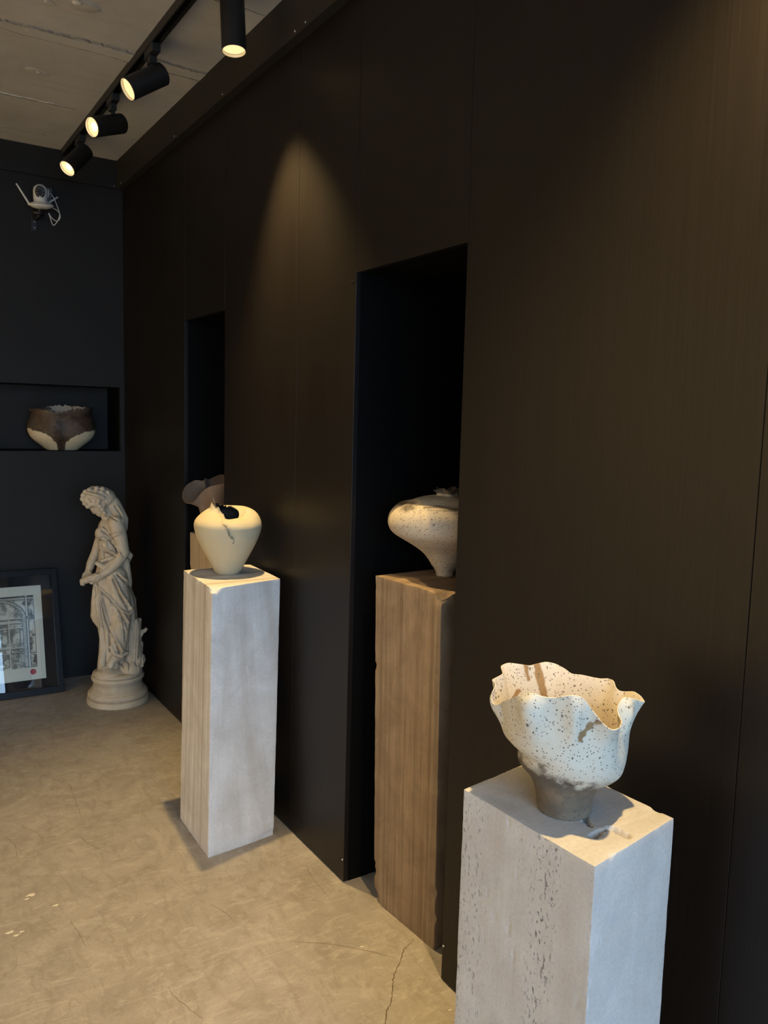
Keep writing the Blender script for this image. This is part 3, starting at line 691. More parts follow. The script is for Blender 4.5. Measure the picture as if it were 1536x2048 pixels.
# --- cracked vase
V1 = (-0.172, -2.062, 0.9695)
def vase1():
    nu, nv = 460, 190; phi = np.arange(nu)/nu*360.0; s = 1.0
    rim = [(0, .037, .2075), (30, .045, .2075), (50, .046, .210), (70, .043, .222), (90, .038, .236), (130, .035, .244), (180, .035, .250), (210, .040, .256), (235, .046, .262), (252, .053, .271), (268, .057, .281), (281, .057, .279), (291, .053, .267), (304, .047, .254), (318, .041, .240), (330, .036, .226), (345, .034, .209)]
    rr, rz = periodic(rim, phi, (1, 2), 9)
    zc, = periodic([(0, .212), (45, .218), (90, .245), (135, .25), (180, .25), (225, .25), (270, .247), (315, .230)], phi, (1,), 15)
    body = [(.040, 0), (.046, .006), (.056, .022), (.067, .044), (.085, .078), (.103, .113), (.117, .147), (.1235, .172)]
    rows = [[np.full(nu, r), np.full(nu, z)] for r, z in body]
    wl = np.clip(np.cos(np.radians(phi-272)), 0, 1)**1.5
    for r, k, kl in ((.1245, .22, .20), (.120, .48, .40), (.108, .76, .60), (.088, .95, .82), (.068, 1.0, 1.0)):
        rows.append([np.full(nu, r), .172+(zc-.172)*(k*(1-wl)+kl*wl)])
    rows.append([.5*(.068+rr), .5*(zc+rz)-.002]); rows.append([rr, rz])
    g = catmull(np.array([np.stack(r, -1) for r in rows]), nv)
    G = polar(V1, g[..., 0], g[..., 1], phi[None, :])
    # torn lip
    jag = fbm(np.stack([np.cos(np.radians(phi))*3, np.sin(np.radians(phi))*3, 0*phi], 1), 3.2, 4, 2)*0.006
    torn = np.clip((np.cos(np.radians(phi-250))+0.35)/0.6, 0, 1); kk = np.clip((np.linspace(0, 1, nv)-0.93)/0.07, 0, 1)
    G[:, :, 2] += kk[:, None]*(jag*torn)[None, :]
    t0 = toward(V1); ex = np.array([-math.sin(t0), math.cos(t0)]); ef = np.array([math.cos(t0), math.sin(t0)])
    poly = [(-.026, .226), (-.0245, .216), (-.021, .205), (-.020, .197), (-.014, .194), (-.008, .190), (-.006, .184), (-.0005, .178), (.001, .168), (.005, .158), (.011, .152), (.017, .150), (.020, .144), (.0215, .137), (.0195, .131), (.0165, .129)]
    f = G.reshape(-1, 3); x = f[:, :2]@ex; b = f[:, :2]@ef; z = f[:, 2]; dist, side = seg_dist(x, z, poly); front = b > 0.02
    wid = np.clip((z-.125)/.03, 0, 1)
    rec = np.where(side > 0, -0.013*np.exp(-dist/0.0095), 0.0035*np.exp(-dist/0.006))*wid*front
    d = f.copy(); d[:, 2] = 0.3*np.linalg.norm(f[:, :2], axis=1); d /= np.linalg.norm(d, axis=1, keepdims=True); f = f+d*rec[:, None]
    f += d*(0.0005*vnoise(f, 40, 6))[:, None]; G = f.reshape(G.shape)
    cream = np.array([.50, .43, .285]); dark = np.array([.018, .011, .008]); brown = np.array([.11, .05, .02])
    def colf(P, U, V, inn):
        n = fbm(P, 90, 5, 3); x = P[:, :2]@ex; b = P[:, :2]@ef; z = P[:, 2]
        if inn:
            c = np.tile(dark, (len(P), 1)); k = np.clip((V-0.95)/0.04+n*0.6, 0, 1)*np.clip((np.cos(np.radians(U-300))-0.55)/0.2, 0, 1)
            return c*(1-k[:, None])+np.array([.42, .36, .28])*k[:, None]
        c = np.tile(cream, (len(P), 1)); dist, side = seg_dist(x, z, poly)
        k = np.clip((0.0022-dist)/0.0006, 0, 1)*(side > 0)*(b > 0.02)*np.clip(0.6+n, 0, 1); c = c*(1-k[:, None])+brown*0.5*k[:, None]
        k = np.clip((V-0.965)/0.01+0.7*n, 0, 1)*np.clip((np.cos(np.radians(U-225))+0.1)/0.4, 0, 1); c = c*(1-k[:, None])+dark*1.6*k[:, None]
        k = np.clip(1-np.hypot((x-.083)/.02, (z-.150)/.009)+0.3*n, 0, 1)*(b > 0)*0.4; c = c*(1-k[:, None])+np.array([.36, .39, .34])*k[:, None]
        return c
    return shell('cracked_vase', G, 0.005, m_ceramic('cream_clay', 0.72, 0.0, 0.25, 0.03), colf, V1, 'cream heart-shaped vase with a torn dark mouth and a crack down its front', 'vase', taper=0.7)
vase1()

# --- wide speckled vase in the tall niche
V2 = (0.223, -2.888, 1.0725)
def vase2():
    nu, nv = 300, 160; phi = np.arange(nu)/nu*360.0
    prof = [(.025, 0), (.0275, .004), (.0285, .012), (.034, .022), (.042, .033), (.057, .056), (.079, .079), (.112, .101), (.145, .120), (.168, .134), (.181, .149), (.187, .172), (.181, .197), (.162, .220), (.145, .2305), (.136, .2315), (.125, .233), (.09, .246), (.055, .253), (.038, .254)]
    rows = [[np.full(nu, r*0.985), np.full(nu, z)] for r, z in prof]
    wob = 0.005*np.sin(np.radians(5*phi+40))+0.002*np.sin(np.radians(3*phi)); up = 0.005*np.sin(np.radians(4*phi+200))
    rows.append([.032+wob*0.5, .258+0*phi]); rows.append([.034+wob, .268+up*0.5]); rows.append([.039+wob*1.6, .274+up])
    g = catmull(np.array([np.stack(r, -1) for r in rows]), nv); G = polar(V2, g[..., 0], g[..., 1], phi[None, :])
    t0 = toward(V2); ex = np.array([-math.sin(t0), math.cos(t0)]); ef = np.array([math.cos(t0), math.sin(t0)])
    sand = np.array([.50, .43, .335]); dark = np.array([.055, .04, .034])
    def colf(P, U, V, inn):
        n = fbm(P, 60, 5, 3); x = P[:, :2]@ex; b = P[:, :2]@ef; z = P[:, 2]; r = np.hypot(P[:, 0], P[:, 1])
        c = np.tile(sand, (len(P), 1))
        def lay(c, k, q): k = np.clip(k, 0, 1)[:, None]; return c*(1-k)+np.array(q)*k
        c = lay(c, (1-np.abs(z-.1)/.004)*0.5*(r > .1), (.3, .22, .15))
        c = lay(c, 0.6*np.clip(n-0.1, 0, 1)*(1-z/.12), (.36, .27, .19))
        c = lay(c, (1.4-np.hypot((x+.125)/.035, (z-.224)/.013)+0.6*n)*(b > -.05), dark*1.5)
        c = lay(c, (1.2-np.abs(z-.229+0.002*np.sin(x*60))/.0035+0.3*n)*(x > -.07)*(r > .12)*0.9, dark)
        c = lay(c, (1-np.abs(z-.2225)/.0022)*(x > -.06)*(r > .12)*0.7, dark)
        c = lay(c, (z-.258+0.004*n)/.004*(r < .06), dark)
        return c
    return shell('wide_vase', G, 0.004, m_ceramic('speckled_sand_clay', 0.6, 0.85, 0.3, 0.14, 190, (0.07, 0.05, 0.035)), colf, V2, 'wide-shouldered speckled sand vase with a small dark ruffled mouth, in the tall niche', 'vase', taper=0.6)
vase2()

# --- two-tone bowl in the shelf niche
V4 = (-0.326, 0.135, NZ0+0.0005)
def bowl4():
    nu, nv = 240, 110; phi = np.arange(nu)/nu*360.0
    prof = [(.080, 0), (.088, .004), (.122, .031), (.163, .066), (.182, .1), (.188, .135), (.181, .17), (.169, .2)]
    rows = [[np.full(nu, r), np.full(nu, z)] for r, z in prof]
    rz, = periodic([(0, .218), (20, .238), (50, .246), (85, .250), (95, .256), (110, .246), (150, .258), (180, .262), (205, .255), (230, .236), (260, .230), (285, .236), (310, .240), (335, .226), (350, .216)], phi, (1,), 5)
    rz += 0.006*fbm(np.stack([np.cos(np.radians(phi))*2, np.sin(np.radians(phi))*2, 0*phi], 1), 7, 3, 2)
    rows.append([np.full(nu, .163), .5*(.2+rz)]); rows.append([.166+.012*np.cos(np.radians(phi-95))**8+0*phi, rz])
    g = catmull(np.array([np.stack(r, -1) for r in rows]), nv); G = polar(V4, g[..., 0], g[..., 1], phi[None, :])
    t0 = toward(V4); ex = np.array([-math.sin(t0), math.cos(t0)]); ef = np.array([math.cos(t0), math.sin(t0)])
    sx = (G[..., :2]@ex)[..., None]; sb = (G[..., :2]@ef)[..., None]*0.66           # oval: shallower front to back
    G[..., :2] = sx*ex+sb*ef
    xs_ = [-.19, -.125, -.08, -.055, -.028, -.021, .013, .02, .06, .105, .19]; zs_ = [.125, .105, .09, .07, .035, -.02, -.02, .045, .075, .10, .117]
    cream = np.array([.62, .52, .335]); brown = np.array([.046, .024, .013])
    def colf(P, U, V, inn):
        n = fbm(P, 55, 5, 3); nl = fbm(P, 14, 3, 2); x = P[:, :2]@ex; b = P[:, :2]@ef; z = P[:, 2]
        if inn:
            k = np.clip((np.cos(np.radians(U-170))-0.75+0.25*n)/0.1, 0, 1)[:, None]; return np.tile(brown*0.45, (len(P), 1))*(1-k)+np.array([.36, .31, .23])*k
        k = np.clip((z-np.interp(x, xs_, zs_)+0.006*n)/0.004, 0, 1)[:, None]
        br = brown*(1+0.5*nl)[:, None]; dk = np.clip(1-np.abs(x+.01)/.035+0.3*nl, 0, 1)[:, None]; br = br*(1-0.75*dk)
        ed = np.clip((np.abs(x)-.15)/.02, 0, 1)[:, None]; br = br*(1-0.6*ed)
        return cream*(1-k)+br*k
    return shell('two_tone_bowl', G, 0.005, m_ceramic('dripped_glaze_clay', 0.5, 0.0, 0.25, 0.2), colf, V4, 'round cream bowl with dripping dark brown glaze, in the shelf niche', 'bowl', taper=0.6)
bowl4()

# --- folded mauve vessel in the far niche
V5 = (0.088, -1.292, 1.0005)
def vase5():
    nu, nv = 300, 130; phi = np.arange(nu)/nu*360.0; a = np.radians(phi)
    rim = [(0, .098, .246), (15, .106, .252), (28, .120, .262), (38, .112, .240), (48, .082, .205), (60, .100, .240), (72, .135, .285), (90, .150, .290), (110, .130, .262), (130, .10, .23), (150, .125, .255), (175, .145, .275), (200, .120, .25), (218, .095, .245), (232, .105, .262), (246, .125, .252), (260, .145, .232), (272, .152, .205), (283, .150, .172), (293, .136, .150), (303, .106, .152), (311, .086, .190), (320, .084, .222), (340, .091, .238)]
    rr, rz = periodic([((p-17) % 360 if 225 < p < 315 else p, r*1.12, z) for p, r, z in rim], phi, (1, 2), 7)
    body = [(.045, 0), (.048, .010), (.054, .035), (.064, .068), (.075, .10), (.082, .125)]
    fl = 1+0.10*np.cos(5*a+1.2); rows = [[r*(1+(fl-1)*min(1, z/.08)), np.full(nu, z)] for r, z in body]
    Rb, Zb = rows[-1]
    for t in (0.25, 0.5, 0.75, 0.92, 1.0):
        e = t**2.0; rows.append([Rb*(1-e)+rr*e, Zb*(1-t)+rz*t])
    g = catmull(np.array([np.stack(r, -1) for r in rows]), nv); G = polar(V5, g[..., 0], g[..., 1], phi[None, :])
    mauve = np.array([.175, .120, .088])
    def colf(P, U, V, inn):
        n = fbm(P, 12, 5, 3); return np.tile(mauve*(0.75 if inn else 1.0), (len(P), 1))*(1+0.15*n)[:, None]
    return shell('folded_vessel', G, 0.0055, m_ceramic('mauve_clay', 0.75, 0.0, 0.2, 0.05), colf, V5, 'mauve-brown folded petal-shaped vessel in the far niche, behind the cracked vase', 'vase', taper=0.6)
vase5()

# ------------------------------------------------------------------ statue
def m_statue():
    t = NT('aged_plaster'); c = t.coord(); n = t.noise(c, 22, 5, 0.65); n2 = t.noise(c, 5, 4); g = t.n('ShaderNodeNewGeometry')
    k = t.ramp(n, [(0.3, (0.42, 0.345, 0.24)), (0.7, (0.56, 0.475, 0.35))]); k = t.mix(t.ramp(n2, [(0.4, 0.0), (0.7, 0.5)]), k, (0.50, 0.40, 0.285))
    k = t.mix(t.ramp(g.outputs['Pointiness'], [(0.44, 0.8), (0.5, 0.0)]), k, (0.17, 0.13, 0.09))      # darker in the creases, so the folds stand out
    return t.done(k, 0.62, 0.35, t.bump(n, 0.15, 0.004))
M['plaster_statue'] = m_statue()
ST = Vector((-0.187, -0.521, 0.0)); SA = Vector((0.9686, -0.2486, 0)); SBv = Vector((-0.2486, -0.9686, 0))
# sculptor's grid: gx across (to her back), gy down from the crown, b towards her left side; one unit = 2.6 mm across, 2.75 mm down
def S(gx, gy, b=0.0):
    z = (1400-gy)*0.00275; z += b*(1.55-z)/4.53
    return ST+SA*((gx-(237-3.7*z))/383.0)+SBv*b+Vector((0, 0, z))
def Sinv(P):
    Q = P-np.array(ST); b = Q@np.array(SBv); a = Q@np.array(SA); z = Q[:, 2]-b*(1.55-Q[:, 2])/4.53
    return a*383+(237-3.7*z), 1400-z/0.00275, b
statue = thing('statue', 'plaster statue of a draped woman with bowed head, on a round plinth in the corner', 'statue', tuple(ST))
SR = Matrix((SA, SBv, (0, 0, 1))).transposed()
def build_plinth():
    R = 0.160; prof = [(0.0, 0.0), (R*1.0, 0.0), (R*1.01, 0.003), (R*1.01, 0.026), (R*1.0, 0.030), (R*0.965, 0.032), (R*0.955, 0.036), (R*0.975, 0.042), (R*0.985, 0.050), (R*0.975, 0.058), (R*0.94, 0.065), (R*0.91, 0.067), (R*0.905, 0.073),
            (R*0.875, 0.075), (R*0.84, 0.083), (R*0.81, 0.095), (R*0.795, 0.110), (R*0.795, 0.121), (R*0.82, 0.123), (R*0.822, 0.127), (R*0.85, 0.130), (R*0.865, 0.138), (R*0.85, 0.147), (R*0.815, 0.150), (R*0.808, 0.154), (R*0.825, 0.157), (R*0.815, 0.164), (R*0.74, 0.171), (0.0, 0.176)]
    m = MB().revolve([(max(r, .0005), z) for r, z in prof], 72, Matrix.Translation(ST), True, True)
    o = obj('plinth', m, M['plaster_statue'], statue, sm=24); return o
build_plinth()
def capsule(mb, pts, rs, n=6):
    for (p, q, r0, r1) in zip(pts[:-1], pts[1:], rs[:-1], rs[1:]):
        for k in range(n+1):
            t = k/n; mb.ball(p.lerp(q, t), r0+(r1-r0)*t, None, 14, 9)
def remesh(mb, name, voxel, parent, fix=None, sm_it=2):
    me = bpy.data.meshes.new(name); me.from_pydata(mb.v, [], mb.f); o = bpy.data.objects.new(name, me); col.objects.link(o)
    r = o.modifiers.new('r', 'REMESH'); r.mode = 'VOXEL'; r.voxel_size = voxel
    s = o.modifiers.new('s', 'SMOOTH'); s.factor = 0.5; s.iterations = sm_it
    dg = bpy.context.evaluated_depsgraph_get(); ev = o.evaluated_get(dg); m2 = bpy.data.meshes.new_from_object(ev)
    col.objects.unlink(o); bpy.data.objects.remove(o); bpy.data.meshes.remove(me)
    n = len(m2.vertices); V = np.empty(n*3); m2.vertices.foreach_get('co', V); V = V.reshape(-1, 3)
    N = np.empty(n*3); m2.vertex_normals.foreach_get('vector', N); N = N.reshape(-1, 3)
    if fix is not None: V = fix(V, N)
    V = V-np.array(parent['_w']); m2.vertices.foreach_set('co', V.ravel()); m2.update(); m2.name = name
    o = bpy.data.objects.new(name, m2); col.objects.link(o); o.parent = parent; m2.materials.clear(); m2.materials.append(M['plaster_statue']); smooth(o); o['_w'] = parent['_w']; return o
def build_figure():
    m = MB()
    # skirt: lofted ovals (gy, left, right, half depth)
    rows = [(1100, 200, 250, .062), (1112, 198, 254, .075), (1130, 196, 256, .088), (1150, 191, 257, .096), (1172, 187, 262, .102), (1198, 184, 271, .106), (1228, 183, 274, .106), (1240, 189, 274, .104), (1252, 198, 271, .1), (1275, 200, 262, .094), (1300, 199, 254, .09), (1318, 197, 250, .088), (1332, 196, 246, .086), (1340, 200, 240, .07)]
    v = []; f = []; n = 72
    for (gy, l, r, d) in rows:
        for k in range(n):
            a = 2*PI*k/n; fold = 1+0.03*math.sin(11*a+gy*0.012)*min(1, (gy-1095)/60)
            v.append(S((l+r)/2+(r-l)/2*math.cos(a)*fold, gy-(0), d*math.sin(a)*fold))
    for j in range(len(rows)-1):
        for k in range(n): k2 = (k+1) % n; f.append((j*n+k, (j+1)*n+k, (j+1)*n+k2, j*n+k2))
    f.append(tuple(range(n))); f.append(tuple((len(rows)-1)*n+k for k in reversed(range(n)))); m.add(v, f)
    B = lambda gx, gy, b, rad: m.ball(S(gx, gy, b), rad, SR.to_4x4() if hasattr(rad, '__len__') else None, 22, 14)
    # torso
    B(223, 1060, -0.005, (.068, .078, .085)); B(222, 1086, -0.005, (.062, .070, .07)); B(206, 1064, .034, .036); B(205, 1066, -.042, .036); B(227, 1046, 0, (.05, .09, .038)); B(240, 1065, 0, (.036, .062, .075))
    # neck
    capsule(m, [S(213, 1020, 0), S(224, 1047, 0)], [.033, .042])
    # near arm, far arm
    capsule(m, [S(233, 1045, .080), S(240, 1070, .092), S(248, 1103, .100)], [.041, .038, .030], 8)
    capsule(m, [S(248, 1103, .100), S(236, 1122, .108), S(219, 1138, .108)], [.030, .027, .019], 8)
    capsule(m, [S(219, 1138, .108), S(209, 1144, .100)], [.018, .019], 4)
    capsule(m, [S(216, 1046, -.088), S(204, 1075, -.105), S(193, 1104, -.108)], [.038, .034, .028], 8)
    capsule(m, [S(193, 1104, -.108), S(184, 1122, -.09), S(179, 1138, -.07)], [.028, .024, .018], 8); capsule(m, [S(179, 1138, -.07), S(174, 1145, -.05)], [.018, .017], 4)
    # fingers of both hands curled over the garland
    for i in range(4):
        capsule(m, [S(210-i*1.6, 1141+i*3.4, .108-i*.004), S(203-i*1.2, 1144+i*3.2, .112-i*.005), S(199-i*.6, 1149+i*2.6, .100)], [.0085, .0075, .006], 4)
        capsule(m, [S(176-i*1.0, 1141+i*2.6, -.05+i*.004), S(170-i*.3, 1143+i*2.8, -.04+i*.006), S(168, 1149+i*2.2, -.028)], [.008, .007, .006], 4)
    capsule(m, [S(213, 1138, .106), S(206, 1137, .098), S(201, 1139, .090)], [.010, .008, .006], 4); capsule(m, [S(180, 1138, -.055), S(183, 1143, -.04), S(181, 1147, -.03)], [.009, .0075, .006], 4)
    # head
    B(204, 998, 0, (.062, .055, .064)); B(198, 1011, 0, (.043, .044, .045)); B(202, 1020, 0, (.032, .034, .026)); B(202, 1027.5, 0, .0135)
    capsule(m, [S(185.5, 1011, 0), S(188, 1018, 0), S(190.5, 1023.5, 0)], [.007, .0085, .0095], 4); B(196.0, 1026.5, 0, (.009, .013, .005)); B(198, 1028.3, 0, (.008, .011, .0045))
    for s in (-1, 1): B(190.5, 1012, .024*s, (.008, .013, .0055)); B(207, 1014, .045*s, (.012, .007, .017))
    # hair
    B(199, 990, 0, (.077, .066, .046)); B(214, 996, 0, (.05, .058, .05)); B(189, 979, 0, (.024, .03, .018)); B(178, 997, 0, (.026, .045, .030)); B(222, 1003, 0, .040)
    capsule(m, [S(225, 1006, 0), S(236, 1022, .005), S(246, 1038, .01), S(249, 1056, .0)], [.042, .036, .03, .018], 8)
    for (x, y) in ((170, 990), (169, 998), (173, 1006), (179, 1012), (185, 1008), (191, 1007), (197, 1008), (203, 1012), (207, 1018), (209, 1010), (200, 1001), (190, 1000), (181, 1003), (211, 1025), (175, 984), (183, 980), (196, 977), (207, 979), (217, 985), (224, 992)):
        for s in (-1, 1): e = max(0.012, .058-abs(x-200)*.0012); B(x, y, s*e, .0125 if y > 985 else .014)
        B(x, y, 0, .012)
    band = [S(176+46*t, 985+19*t-3*math.sin(PI*t), .030+.038*math.sin(PI*min(1, .15+t*.8))) for t in np.linspace(0, 1, 12)]; m.tube(band, .0075, 8)
    # arm ring, girdle, knot of drapery at the back, mantle edge over the forearm
    m.tube([S(224+12*math.cos(a)*1.0+12, 1066-4*math.cos(a), .085+.042*math.sin(a)) for a in np.linspace(0, PI, 10)], .0085, 8)
    m.tube([S(198, 1121, .06), S(214, 1116, .092), S(232, 1110, .098), S(244, 1104, .08)], .010, 8)
    capsule(m, [S(250, 1100, .02), S(261, 1109, .02), S(254, 1121, .02)], [.02, .014, .018], 6); capsule(m, [S(252, 1120, .05), S(256, 1145, .05), S(259, 1168, .03)], [.02, .018, .014], 8)
    capsule(m, [S(197, 1123, .085), S(210, 1132, .10), S(232, 1117, .11)], [.012, .014, .012], 6)
    # near leg under the cloth, shin cloth, foot with toes
    capsule(m, [S(232, 1150, .06), S(243, 1215, .075), S(241, 1250, .082), S(238, 1290, .075), S(233, 1313, .07)], [.06, .055, .052, .042, .03], 8)
    m.tube([S(221, 1288, .10), S(230, 1306, .113), S(243, 1311, .108), S(256, 1305, .08)], .011, 8)
    capsule(m, [S(232, 1312, .085), S(226, 1321, .095), S(220, 1329, .10)], [.024, .021, .017], 5)
    for i in range(5): capsule(m, [S(223-i*2.0+3, 1328+0.3*i, .112-i*.010), S(220-i*1.6+3, 1333+.2*i, .116-i*.010)], [.0075, .0062], 3)
    # rock underfoot
    B(237, 1352, 0, (.124, .118, .045)); B(222, 1345, .03, (.085, .09, .04)); B(262, 1335, .03, (.062, .07, .06))
    folds = [([(193, 1164), (199, 1200), (205, 1240), (210, 1285), (213, 1330)], -.007, 1.7), ([(196, 1166), (205, 1205), (214, 1245), (226, 1277), (240, 1303)], -.009, 1.9), ([(199, 1170), (209, 1205), (219, 1243), (232, 1272), (246, 1300)], .006, 1.9),
             ([(200, 1176), (220, 1195), (238, 1220), (254, 1248)], -.007, 1.8), ([(203, 1174), (224, 1194), (243, 1218), (257, 1243)], .006, 1.8), ([(190, 1170), (194, 1210), (200, 1247), (203, 1300), (205, 1330)], -.006, 1.6), ([(193, 1190), (197, 1230), (206, 1290), (208, 1328)], .006, 1.6),
             ([(228, 1150), (241, 1180), (257, 1208), (263, 1220), (258, 1226), (246, 1219)], .008, 2.0), ([(226, 1156), (238, 1184), (252, 1208), (256, 1214)], -.007, 1.8), ([(236, 1147), (252, 1163), (260, 1172)], -.007, 1.6), ([(240, 1146), (254, 1160)], .006, 1.6),
             ([(202, 1190), (210, 1225), (219, 1256), (220, 1300)], -.006, 1.6), ([(206, 1195), (214, 1232), (221, 1268)], .005, 1.6), ([(246, 1240), (250, 1262), (252, 1280)], -.006, 1.6), ([(237, 1228), (247, 1250), (254, 1262)], .005, 1.6),
             ([(207, 1050), (216, 1060), (227, 1076)], -.005, 1.3), ([(205, 1058), (215, 1068), (224, 1080)], -.005, 1.3), ([(209, 1054), (219, 1065)], .004, 1.3), ([(198, 1076), (210, 1074), (222, 1081), (233, 1094), (237, 1102)], -.008, 1.6), ([(200, 1080), (213, 1080), (216, 1090)], .006, 1.4),
             ([(202, 1092), (214, 1096), (232, 1106)], .005, 1.4), ([(206, 1100), (218, 1103), (230, 1110)], -.005, 1.4), ([(203, 1086), (208, 1098), (210, 1112)], -.004, 1.3), ([(232, 1090), (238, 1100), (244, 1112)], .005, 1.3),
             ([(208, 1032), (220, 1031), (236, 1040)], -.005, 1.2), ([(188, 1014.5), (194, 1016)], -.003, 1.0), ([(193, 1027.4), (199, 1028.6)], -.003, 0.7), ([(200, 980), (212, 984), (222, 996)], -.003, 0.9), ([(196, 984), (208, 989), (220, 999)], -.003, 0.9), ([(230, 1012), (240, 1026), (247, 1044)], -.005, 1.2), ([(236, 1012), (245, 1028), (250, 1046)], .004, 1.2),
             ([(255, 1310), (268, 1316), (274, 1330)], -.007, 1.7), ([(262, 1306), (276, 1314), (281, 1332)], -.007, 1.7), ([(250, 1318), (258, 1326), (258, 1340)], -.006, 1.6), ([(240, 1324), (246, 1334)], -.005, 1.6), ([(270, 1308), (283, 1318), (284, 1334)], .006, 1.6)]
    def fix(V, N):
        gx, gy, b = Sinv(V); nb = N@np.array(SBv); w = np.clip((nb+0.1)/0.35, 0, 1); d = np.zeros(len(V))
        for poly, amp, wd in folds:
            x0 = min(p[0] for p in poly)-8; x1 = max(p[0] for p in poly)+8; y0 = min(p[1] for p in poly)-8; y1 = max(p[1] for p in poly)+8
            m_ = (gx > x0) & (gx < x1) & (gy > y0) & (gy < y1) & (b > -.03)
            if m_.any(): ds, _ = seg_dist(gx[m_], gy[m_], poly); d[m_] += amp*np.exp(-(ds/wd)**2)
        back = np.clip((-nb+0.1)/0.4, 0, 1)*np.clip((gy-1100)/60, 0, 1); d2 = 0.004*np.sin(gx*0.55+gy*0.05)*back
        r = 0.0016*vnoise(V, 70, 3)*np.clip((gy-1325)/12, 0, 1)+0.002*vnoise(V, 110, 9)*((gy < 1014) & (gx < 222))*np.clip((1008-gy)/10+.3, 0, 1)
        return V+N*(1.8*d*w+d2+r)[:, None]
    return remesh(m, 'figure', 0.0036, statue, fix, 2)
build_figure()
def build_stump():
    m = MB(); capsule(m, [S(266, 1330, .03), S(268, 1290, .03), S(269, 1262, .03), S(268, 1245, .03)], [.045, .038, .036, .032], 6)
    capsule(m, [S(272, 1285, .0), S(277, 1262, -.005), S(279, 1240, -.005)], [.03, .022, .014], 6); capsule(m, [S(275, 1272, .02), S(285, 1263, .02), S(292, 1259, .02)], [.022, .013, .010], 6)
    capsule(m, [S(276, 1310, .01), S(281, 1290, .0)], [.03, .02], 5); m.ball(S(274, 1320, .02), (.05, .05, .04), None, 18, 12)
    def fix(V, N):
        gx, gy, b = Sinv(V); return V+N*(0.0016*np.sin(gx*1.1+0.06*gy+b*60)+0.004*vnoise(V*np.array([1, 1, .4]), 60, 2))[:, None]
    return remesh(m, 'tree_stump', 0.0042, statue, fix, 2)
build_stump()
def build_garland():
    m = MB(); r = np.random.default_rng(4)
    capsule(m, [S(169, 1157, .02), S(182, 1153, .045), S(196, 1150, .07), S(206, 1148, .08)], [.017, .022, .024, .018], 6)
    for k in range(46):
        t = r.random(); c = S(167+40*t, 1158-9*t+r.normal(0, 3.0), .02+.065*t+r.normal(0, .012)); m.ball(c, 0.007+0.005*r.random(), None, 10, 7)
    for (x, y, b) in ((197, 1149, .10), (184, 1152, .075)):
        for k in range(6): a = k*PI/3; m.ball(S(x+3.6*math.cos(a), y+3.4*math.sin(a), b), .0085, None, 10, 7)
    return remesh(m, 'flower_garland', 0.0032, statue, None, 1)
build_garland()

# ------------------------------------------------------------------ framed engraving leaning on the end wall
lean = math.atan2(.19, .69); FB = Vector((-0.411, -0.240, 0.0)); FT = Vector((0, math.sin(lean), math.cos(lean))); FN = Vector((0, -math.cos(lean), math.sin(lean)))
FYAW = math.radians(-1.2); FX = Vector((-math.cos(FYAW), -math.sin(FYAW), 0)); FW, FHh = 0.642, 0.695
pic = thing('framed_print', 'black-framed engraving of an ornate arched doorway with red seal, leaning on the end wall', 'framed picture', tuple(FB+FX*FW*0.5+Vector((0, 0.0, 0.0))))
RZ = Matrix.Rotation(FYAW, 3, 'Z'); FT = RZ @ FT; FN = RZ @ FN
def fp(s, t, n): return FB+FX*s+FT*t+FN*n+Vector((0, 0, 0.0))
def fbox(name, s0, s1, t0, t1, n0, n1, m, bevel=0.0):
    c = [fp(s, t, n) for n in (n0, n1) for t in (t0, t1) for s in (s1, s0)]
    idx = [(0, 1, 3, 2)[::-1], (4, 5, 7, 6), (0, 1, 5, 4), (1, 3, 7, 5), (3, 2, 6, 7), (2, 0, 4, 6)]
    return obj(name, MB().add(c, idx), m, pic, bevel=bevel)
M['frame'] = plain('black_frame_lacquer', (0.009, 0.010, 0.012), 0.4, 0.10); M['mat'] = plain('black_mount', (0.013, 0.012, 0.0125), 0.8, 0.2)
fw_ = 0.030
fbox('frame_rail', 0.0, fw_, 0.0, FHh, -0.022, 0.012, M['frame'], 0.002); fbox('frame_rail', FW-fw_, FW, 0.0, FHh, -0.022, 0.012, M['frame'], 0.002)
fbox('frame_rail', fw_, FW-fw_, 0.0, fw_+.008, -0.022, 0.012, M['frame'], 0.002); fbox('frame_rail', fw_, FW-fw_, FHh-fw_, FHh, -0.022, 0.012, M['frame'], 0.002)
fbox('mount_board', fw_-.004, FW-fw_+.004, fw_, FHh-fw_+.004, -0.020, -0.008, M['mat'])
fbox('glass_pane', fw_-.004, FW-fw_+.004, fw_, FHh-fw_+.004, 0.001, 0.003, M['glass'])
